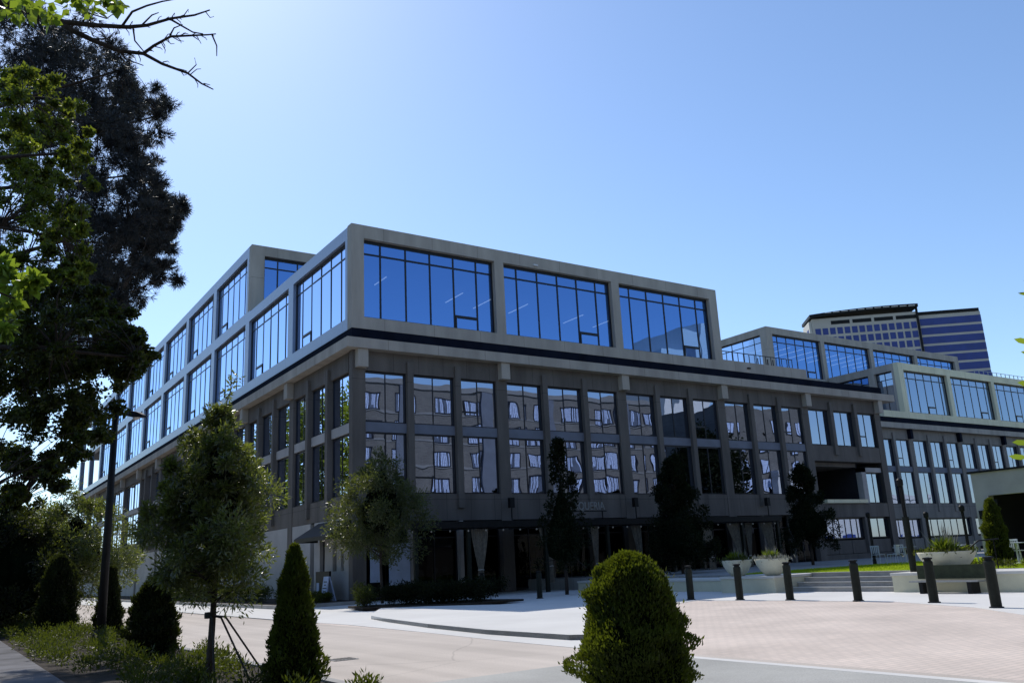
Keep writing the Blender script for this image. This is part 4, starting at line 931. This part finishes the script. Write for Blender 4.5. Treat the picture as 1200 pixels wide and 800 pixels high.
PW = {55: 4.2}
def shrub_cone(lb, loc, H, R, seed, dome=False, n=15000, leaf=.05, name='arborvitae', m='leaf_arb', group=None, lumps=70, power=.8, lobe=None):
    rng = np.random.default_rng(seed); x, y, z = loc; root = thing(name, lb, 'shrub', loc, 0, group)
    # lumpy skin
    t = rng.uniform(0, 1, n) ** (.85); a = rng.uniform(0, 2 * np.pi, n)
    def prof(t): return (np.clip(1 - t ** PW.get(seed, 2.9), 0, 1) ** .60 * (.90 + .10 * np.minimum(t * 6, 1))) if dome else np.clip(1 - t, 0, 1) ** power * (.82 + .18 * np.minimum(t * 5, 1)) + .02
    la = rng.uniform(0, 2 * np.pi, lumps); lt = rng.uniform(0, 1, lumps); amp = rng.uniform(.08, .30, lumps)
    bump = np.zeros(n)
    for k in range(lumps):
        da = np.angle(np.exp(1j * (a - la[k]))); bump += amp[k] * np.exp(-(da ** 2 / .07 + (t - lt[k] - .03 * np.cos(da)) ** 2 / .0022))
    if lobe: bump += .30 * np.exp(-(np.angle(np.exp(1j * (a - lobe[0]))) ** 2 / .35 + (t - lobe[1]) ** 2 / .03))
    rr = R * prof(t) * (.74 + np.minimum(bump, .38) + rng.normal(0, .04, n)) * np.where(rng.uniform(0, 1, n) < .25, rng.uniform(.75, 1, n), 1)
    stray = rng.uniform(0, 1, n) < .012; rr = np.where(stray, rr * rng.uniform(1.04, 1.16, n), rr)
    P = np.stack([x + rr * np.cos(a), y + rr * np.sin(a), z + .03 + H * t + stray * .03], 1); N_ = np.stack([np.cos(a) * .8, np.sin(a) * .8, .7 + t], 1)
    gap = (np.sin(a * 5 + seed) * np.sin(t * 31 + a * 2) + np.sin(a * 11 + t * 19)) > 1.25; keep = ~(gap & (rng.uniform(0, 1, n) < .8)); P = P[keep]; N_ = N_[keep]
    V, F_ = leafmesh(P, N_, leaf, .42, rng, up=.35, jit=.65); link('foliage', mesh_np('foliage', V - np.array(loc), F_), M[m], root)
    c = MB(); pr = [(.02, 0)] + [(max(R * float(prof(np.array([q]))[0]) * .78, .01), H * q * .97) for q in np.linspace(.02, .985, 12)]; c.lathe(pr, loc, 16); c.build('shade_core', M['core'], root, smooth=True)  # added dark solid under the sprays, as painted inner shade
    return root
ga = 'clipped conical arborvitae along the road strip'
shrub_cone('pointed conical arborvitae right of the young staked tree', (-13.43, -29.73, .1), 1.70, .40, 51, n=20000, leaf=.042, group=ga, power=.62)
shrub_cone('dark arborvitae left of the young staked tree trunk', (-13.8, -23.5, .1), 1.40, .48, 52, n=14000, leaf=.055, group=ga, dome=True, m='leaf_shade')
shrub_cone('pointed arborvitae under the street lamp', (-13.3, -15.6, .1), 1.75, .40, 53, n=12000, leaf=.06, group=ga, power=.45, m='leaf_shade')
shrub_cone('widest dark arborvitae, left of the street lamp', (-13.95, -10.9, .1), 2.2, .60, 54, n=14000, leaf=.08, group=ga, dome=True, m='leaf_shade')
rb = shrub_cone('big round topped evergreen bush in the centre foreground', (-11.35, -33.65, .0), 1.50, .60, 55, dome=True, n=52000, leaf=.034, name='evergreen_bush', lobe=(-2.6, .42))
shrub_cone('side lit arborvitae standing before the grey pavilion', (13.3, -24.35, .6), 2.2, .42, 57, dome=True, n=12000, leaf=.07, name='arborvitae')

# shrubs by the corner and along the wall
gh = 'low leafy shrubs along the foot of the building'
def low_shrub(lb, x, y, z, r, h, seed, m='leaf_cover', n=1500, leaf=.09):
    rng = np.random.default_rng(seed); root = thing('low_shrub', lb, 'shrub', (x, y, z), 0, gh)
    cl_ = [((x + rng.normal(0, r * .4), y + rng.normal(0, r * .4), z + h * (.3 + .45 * rng.uniform())), (r * .45, r * .45, h * .35), n // 9) for _ in range(9)]
    P, N_ = cloud(cl_, rng, .5); V, F_ = leafmesh(P, N_, leaf, .4, rng, up=.5); link('leaves', mesh_np('leaves', V - np.array((x, y, z)), F_), M[m], root)
    s = MB()
    for c, _, _ in cl_: s.tube([(x, y, z), c], [.012, .005], 4)
    s.build('stems', M['bark'], root)
ls = [(-2.95, -8.3, .5, .85, 'brightest sunlit shrub at the shade edge near the corner tree'), (-2.5, -7.0, .5, .85, 'sunlit shrub just left of the corner tree trunk'),
      (-1.9, -1.3, .42, .5, 'shrub under the menu cabinet, nearest the corner'), (-1.9, -.1, .42, .5, 'shrub below the sandwich board'), (-1.9, 1.2, .42, .55, 'shrub in front of the black menu cabinet'), (-2.0, 2.5, .45, .6, 'shrub left of the black menu cabinet'), (-2.1, 3.8, .45, .65, 'shrub behind the pointed arborvitae tip')]
gd_ = 'black looking hedge plants in the shaded corner bed'
for k in range(16):
    a = k % 8; b = k // 8; x = -2.1 + .34 * a + 1.1 * b; y = -8.6 - .38 * a + .75 * b
    rng_ = np.random.default_rng(300 + k); rt_ = thing('hedge_plant', 'dark dense hedge plant in the shaded bed right of the corner tree', 'hedge plant', (x, y, .12), 0, gd_)
    cl_ = [((x + rng_.normal(0, .25), y + rng_.normal(0, .25), .12 + .8 * (.3 + .5 * rng_.uniform())), (.28, .28, .3), 130) for _ in range(9)]
    P, N_ = cloud(cl_, rng_, .5); V, F_ = leafmesh(P, N_, .09, .45, rng_, up=.4); link('leaves', mesh_np('leaves', V - np.array((x, y, .12)), F_), M['leaf_dark'], rt_)
    MB().tube([(x, y, .12), (x, y, .7)], [.02, .008], 5).build('stems', M['bark'], rt_)
for i, (x, y, r, h, lb) in enumerate(ls): low_shrub(lb, x, y, .13 if y > -2 else .125, r, h, 70 + i)
for k in range(9): low_shrub(['grey green shrub of the wall row, seen under the staked tree crown', 'low wall row shrub beyond the staked tree'][k > 4], -2.6 + .2 * math.sin(k * 3), 6.2 + 2.3 * k, .13, .7, .95, 90 + k, n=1100, leaf=.12)
cb = [(-.9, -9.9), (.0, -10.6)]
# bed under the corner tree
tag(MB().prism([(-3.4, -9.0), (-2.9, -6.4), (1.8, -8.8), (2.2, -11.6), (-.6, -11.9)], .06, .135).build('corner_bed', M['soil']), kind='structure')

# ground cover of the strip: nobody could count it
rng = np.random.default_rng(5)
cl_ = []
for k in range(240):
    y = rng.uniform(-31.5, 6); x = rng.uniform(-15.3, -12.85); h = rng.uniform(.18, .42); cl_.append(((x, y, .1 + h * .6), (.2, .2, h * .6), 190 if y < -18 else 110))
P, N_ = cloud(cl_, rng, .6); P[:, 2] = np.maximum(P[:, 2], .12); V, F_ = leafmesh(P, N_, .07, .3, rng, up=.7)
g = link('ground_cover', mesh_np('ground_cover', V, F_), M['leaf_cover']); tag(g, 'leafy low ground cover filling the planting strip', 'ground cover', kind='stuff')
cl_ = [((rng.uniform(11.0, 12.6), rng.uniform(-30, -23.9), .72), (.2, .2, .12), 90) for k in range(36)]
P, N_ = cloud(cl_, rng, .6); V, F_ = leafmesh(P, N_, .09, .35, rng, up=.7)
g = link('ground_cover', mesh_np('ground_cover', V, F_), M['leaf_cover']); tag(g, 'bright ground cover at the foot of the right arborvitae', 'ground cover', kind='stuff')
# grass blades of the lawn
n = 26000; P = np.stack([rng.uniform(10.95, 24, n), rng.uniform(-30, -15.2, n), np.full(n, .608)], 1); N_ = np.tile([0, 0, 1.], (n, 1)) * 2
V, F_ = leafmesh(P, N_, .07, .16, rng); g = link('grass', mesh_np('grass', V, F_), leafmat('grass_blade', (.22, .30, .02), (.16, .22, .015), .5, (.45, .58, .03), 3., .9, 0.)); tag(g, 'short bright green lawn grass', 'grass', kind='stuff')

# ------------------------------------------------------------------- big trees at the left
def px_clumps(lst, depth, n, rng, spread=2.2, sub=3, jit=.35, rel=.62):
    out = []
    for (px, py, r) in lst:
        for _ in range(sub):
            d = depth + rng.normal(0, spread) if spread else depth; q = at(px + rng.normal(0, r * jit), py + rng.normal(0, r * jit), d); rr = max(r * rel, 7) * depth / FPX * rng.uniform(.6, 1.2)
            out.append((q, (rr, rr, rr * .8), n))
    return out
rng = np.random.default_rng(77)
pine_l = [(20, 20, 60), (70, 60, 45), (115, 95, 38), (150, 105, 24), (176, 122, 18), (35, 110, 60), (85, 130, 45), (125, 150, 25), (150, 172, 30), (165, 205, 26), (188, 235, 20), (203, 247, 12), (196, 270, 12), (120, 210, 50), (60, 200, 70), (90, 260, 50), (150, 262, 34), (168, 300, 22), (185, 318, 14), (120, 320, 42), (55, 300, 70), (130, 372, 24), (100, 372, 40), (60, 380, 60), (135, 335, 30), (40, 60, 60), (20, 180, 60), (20, 260, 60), (140, 130, 25), (105, 175, 40), (60, 30, 45), (150, 140, 26), (172, 180, 22), (160, 240, 30), (180, 290, 18), (140, 280, 30), (150, 330, 24), (140, 400, 18), (100, 240, 40), (110, 340, 40), (80, 90, 45), (30, 70, 50), (185, 255, 16)]
Pn = thing('pine_tree', 'huge dark pine with drooping needle tufts filling the upper left', 'tree', (-23.5, -14., .08))
cl_ = px_clumps(pine_l, 21., 34, rng, 1.8, 10, .58, .42)
P, N_ = cloud(cl_, rng, .6); V, F_ = needles(P, N_, .15, rng, 15, .0065, .8); finish_tree(Pn, V, F_, M['leaf_pine'], (-23.5, -14., .08))
limbs(Pn, (-23.5, -14., .08), (-23.3, -13.8, 20), cl_, rng, .32, .1, start=.25, nmain=16, twist=.05)

rng = np.random.default_rng(78)
Oak = thing('broadleaf_tree', 'large broadleaf tree with sunlit yellow green leaves at the left edge', 'tree', (-22.0, -24., .08))
oak_l = [(25, 95, 34), (18, 130, 40), (60, 140, 28), (85, 165, 20), (20, 190, 45), (60, 215, 34), (85, 258, 16), (30, 260, 45), (68, 300, 26), (92, 315, 10), (40, 340, 40)]
oak_d = [(20, 400, 60), (60, 420, 55), (105, 420, 45), (145, 415, 18), (40, 480, 60), (85, 480, 38), (150, 400, 18), (160, 425, 14), (125, 400, 35), (20, 430, 60), (75, 450, 50), (20, 540, 32), (60, 545, 14), (90, 520, 18), (70, 360, 55), (110, 380, 35), (15, 580, 10)]
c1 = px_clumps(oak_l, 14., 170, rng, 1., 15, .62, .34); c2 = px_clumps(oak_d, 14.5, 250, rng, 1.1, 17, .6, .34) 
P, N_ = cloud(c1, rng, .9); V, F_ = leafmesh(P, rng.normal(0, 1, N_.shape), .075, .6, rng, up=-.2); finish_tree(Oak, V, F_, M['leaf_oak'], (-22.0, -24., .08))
P, N_ = cloud(c2, rng, .9); V, F_ = leafmesh(P, rng.normal(0, 1, N_.shape), .075, .6, rng, up=-.2); link('lower_crown', mesh_np('lower_crown', V - np.array((-22.0, -24., .08)), F_), M['leaf_oak_shade'], Oak)
limbs(Oak, (-22.0, -24., .08), (-21.8, -24., 10), c1 + c2, rng, .26, .08, start=.3, nmain=14, twist=.06)
# near bough with big bright leaves, and the bare bough above it
rng = np.random.default_rng(79)
nb = thing('overhanging_tree', 'near tree reaching in with large bright leaves and a bare twiggy bough', 'tree', (-23.5, -33., .08))
c3 = px_clumps([(18, 350, 26), (40, 330, 12), (8, 385, 14), (10, 320, 14)], 8., 42, rng, .25, 2) + px_clumps([(85, 4, 16), (30, 14, 14), (8, 10, 12), (60, 18, 8), (118, 0, 8), (138, 2, 7), (100, 12, 8)], 7.5, 11, rng, .2, 2)
P, N_ = cloud(c3, rng, .6); V, F_ = leafmesh(P, N_, .10, .72, rng, up=-.3, fold=.12); finish_tree(nb, V, F_, M['leaf_bright'], (-23.5, -33., .08))
bare = MB(); bx_ = lambda pts, r0, r1, d=8.: bare.tube([at(px, py, d) for px, py in pts], list(np.linspace(r0, r1, len(pts))), 6)
bx_([(-60, -30), (0, 2), (40, 16), (75, 26), (112, 30), (150, 32), (172, 30), (200, 22), (228, 18), (246, 12)], .034, .006)
bx_([(60, 20), (85, 36), (110, 48), (140, 60), (168, 63), (190, 75), (220, 86), (236, 98), (250, 105)], .028, .005)
bx_([(168, 63), (180, 54), (200, 43), (222, 42), (244, 41), (253, 40)], .016, .005)
bx_([(248, 40), (254, 54), (254, 66)], .008, .004); bx_([(143, 31), (155, 14), (172, 7), (190, 2), (207, -1)], .013, .005); bx_([(166, 30), (178, 18), (186, 15)], .009, .004)
bx_([(200, 23), (212, 30), (226, 38), (238, 40)], .010, .005); bx_([(199, 42), (204, 33), (214, 29)], .009, .004); bx_([(156, 33), (158, 48), (168, 60)], .009, .005)
bx_([(110, 46), (125, 46), (130, 42), (134, 38)], .008, .004); bx_([(220, 86), (230, 76), (228, 68)], .007, .003); bx_([(140, 60), (148, 70), (160, 74), (168, 77)], .008, .004); bx_([(95, 28), (105, 16), (125, 22), (132, 17)], .009, .004)
bx_([(106, 30), (116, 38), (120, 36)], .006, .003); bx_([(82, 36), (86, 50), (90, 62)], .010, .004)
rr_ = random.Random(4)
for k in range(70):
    px, py = rr_.choice([(120 + 130 * rr_.random(), None)] * 3 + [(60 + 60 * rr_.random(), None)])
    main = rr_.choice([[(75, 26), (112, 30), (150, 32), (172, 30), (200, 22), (246, 12)], [(85, 36), (140, 60), (168, 63), (220, 86), (250, 105)], [(168, 63), (200, 43), (244, 41)]])
    i = rr_.randrange(len(main) - 1); t = rr_.random(); a = (main[i][0] + (main[i + 1][0] - main[i][0]) * t, main[i][1] + (main[i + 1][1] - main[i][1]) * t)
    ang = rr_.uniform(-1.2, 1.2); L = rr_.uniform(4, 11); b = (a[0] + L * math.cos(ang), a[1] + L * math.sin(ang) * rr_.choice((1, -1))); c = (b[0] + L * .5 * math.cos(ang + .6), b[1] + L * .4 * math.sin(ang + .6))
    bx_([a, b, c], .005, .0025)
bare.build('bare_bough', M['bark'], nb, smooth=True)
Lm = MB(); tr_top = np.array((-23.4, -33., 9.)); Lm.tube([(-23.5, -33., .08), (-23.45, -33., 4.5), tr_top], [.22, .17, .08], 10); Lm.tube([(-23.42, -33., 8.2), at(-60, -30, 8.)], [.06, .034], 7)
Lm.tube(curve((-23.45, -33., 5.), at(18, 350, 8.), rng, .04, 7), list(np.linspace(.06, .008, 7)), 6); Lm.build('trunk', M['bark'], nb, smooth=True)

# near tree at the right edge of the view
rng = np.random.default_rng(80); rt_base = at(1330, 900, 5.6); rt_base[2] = 0.
rt = thing('overhanging_tree', 'near tree whose few bright leaves enter at the right picture edge', 'tree', tuple(rt_base))
tips = [(1188, 397, 5.), (1196, 412, 5.), (1200, 388, 5.1), (1192, 448, 5.), (1202, 470, 5.), (1186, 518, 5.), (1182, 534, 5.), (1204, 540, 5.), (1210, 430, 5.2)]
V_, F__ = [], []; k = 0
for px, py, d in tips:
    a = at(px, py, d); b = at(px + 22, py + rng.uniform(-3, 8), d + .05); ax = b - a; L = np.linalg.norm(ax); u = ax / L; s2 = np.cross(u, FV) + rng.normal(0, .2, 3); s2 /= np.linalg.norm(s2); wd_ = .016
    V_ += [a, a + ax * .3 + s2 * wd_, a + ax * .7 + s2 * wd_, b, a + ax * .7 - s2 * wd_, a + ax * .3 - s2 * wd_]; F__ += [(k, k + 1, k + 2, k + 3), (k, k + 3, k + 4, k + 5)]; k += 6
cl_ = [(at(1290 + rng.normal(0, 30), 430 + rng.normal(0, 90), 5.3), (.25, .25, .25), 120) for _ in range(14)]
P, N_ = cloud(cl_, rng, .5); V, F_ = leafmesh(P, N_, .11, .3, rng); V2 = np.array(V_); F2 = np.array(F__)
F3 = np.vstack([np.stack([F2[:, 0], F2[:, 1], F2[:, 2]], 1), np.stack([F2[:, 0], F2[:, 2], F2[:, 3]], 1)]); V = np.vstack([V, V2]); F_ = np.vstack([F_, F3 + len(V) - len(V2)])
finish_tree(rt, V, F_, M['leaf_bright'], tuple(rt_base))
T = MB(); T.tube([rt_base, at(1325, 600, 5.6), at(1300, 380, 5.4)], [.07, .05, .02], 8)
for px, py, d in tips: T.tube([at(1310, 450, 5.5), at(px + 55, py + 6, d + .15), at(px + 20, py + 3, d + .05)], [.012, .006, .003], 5)
T.build('trunk', M['bark'], rt, smooth=True)

# dark trees filling the gap across the court and the street side beyond the sidewalk (mirrored in the lower glass)
def big_dark(lb, loc, H, R, seed, m='leaf_oak', n=95, per=150, leaf=.45):
    rng = np.random.default_rng(seed); x, y, z = loc; root = thing('shade_tree', lb, 'tree', loc, 0, 'tall shade trees around the court'); cl_ = []
    for k in range(n):
        d = rng.normal(0, 1, 3); d /= np.linalg.norm(d); q = rng.uniform(.3, 1) ** .5; cl_.append(((x + d[0] * R * q, y + d[1] * R * q, z + H * .6 + d[2] * H * .38 * q), (R * .3, R * .3, R * .28), per))
    P, N_ = cloud(cl_, rng, .5); V, F_ = leafmesh(P, N_, leaf, .6, rng); finish_tree(root, V, F_, M[m], loc); limbs(root, loc, (x, y, z + H * .8), cl_[::2], rng, .3, .08)
big_dark('tall dark tree in the gap between the brick blocks', (76, -47, 0), 20, 5.2, 101, 'leaf_dark')
big_dark('tall shade tree far back beyond the sidewalk', (-27, 22, .08), 20, 6, 102)
big_dark('tall shade tree beyond the sidewalk opposite the awning', (-29, 8, .08), 18, 6, 103)
big_dark('tall shade tree farthest along the street', (-26, 47, .08), 24, 7, 104)
big_dark('tall shade tree at the end of the street', (-25, 62, .08), 26, 7.5, 105)
big_dark('tall shade tree opposite the rooftop step', (-27, 34, .08), 23, 7, 106)
big_dark('tall shade tree beyond the end of the street', (-24, 84, .08), 26, 8, 107)

scene.cycles.max_bounces = 6; scene.cycles.transparent_max_bounces = 8; scene.cycles.diffuse_bounces = 3; scene.cycles.glossy_bounces = 3
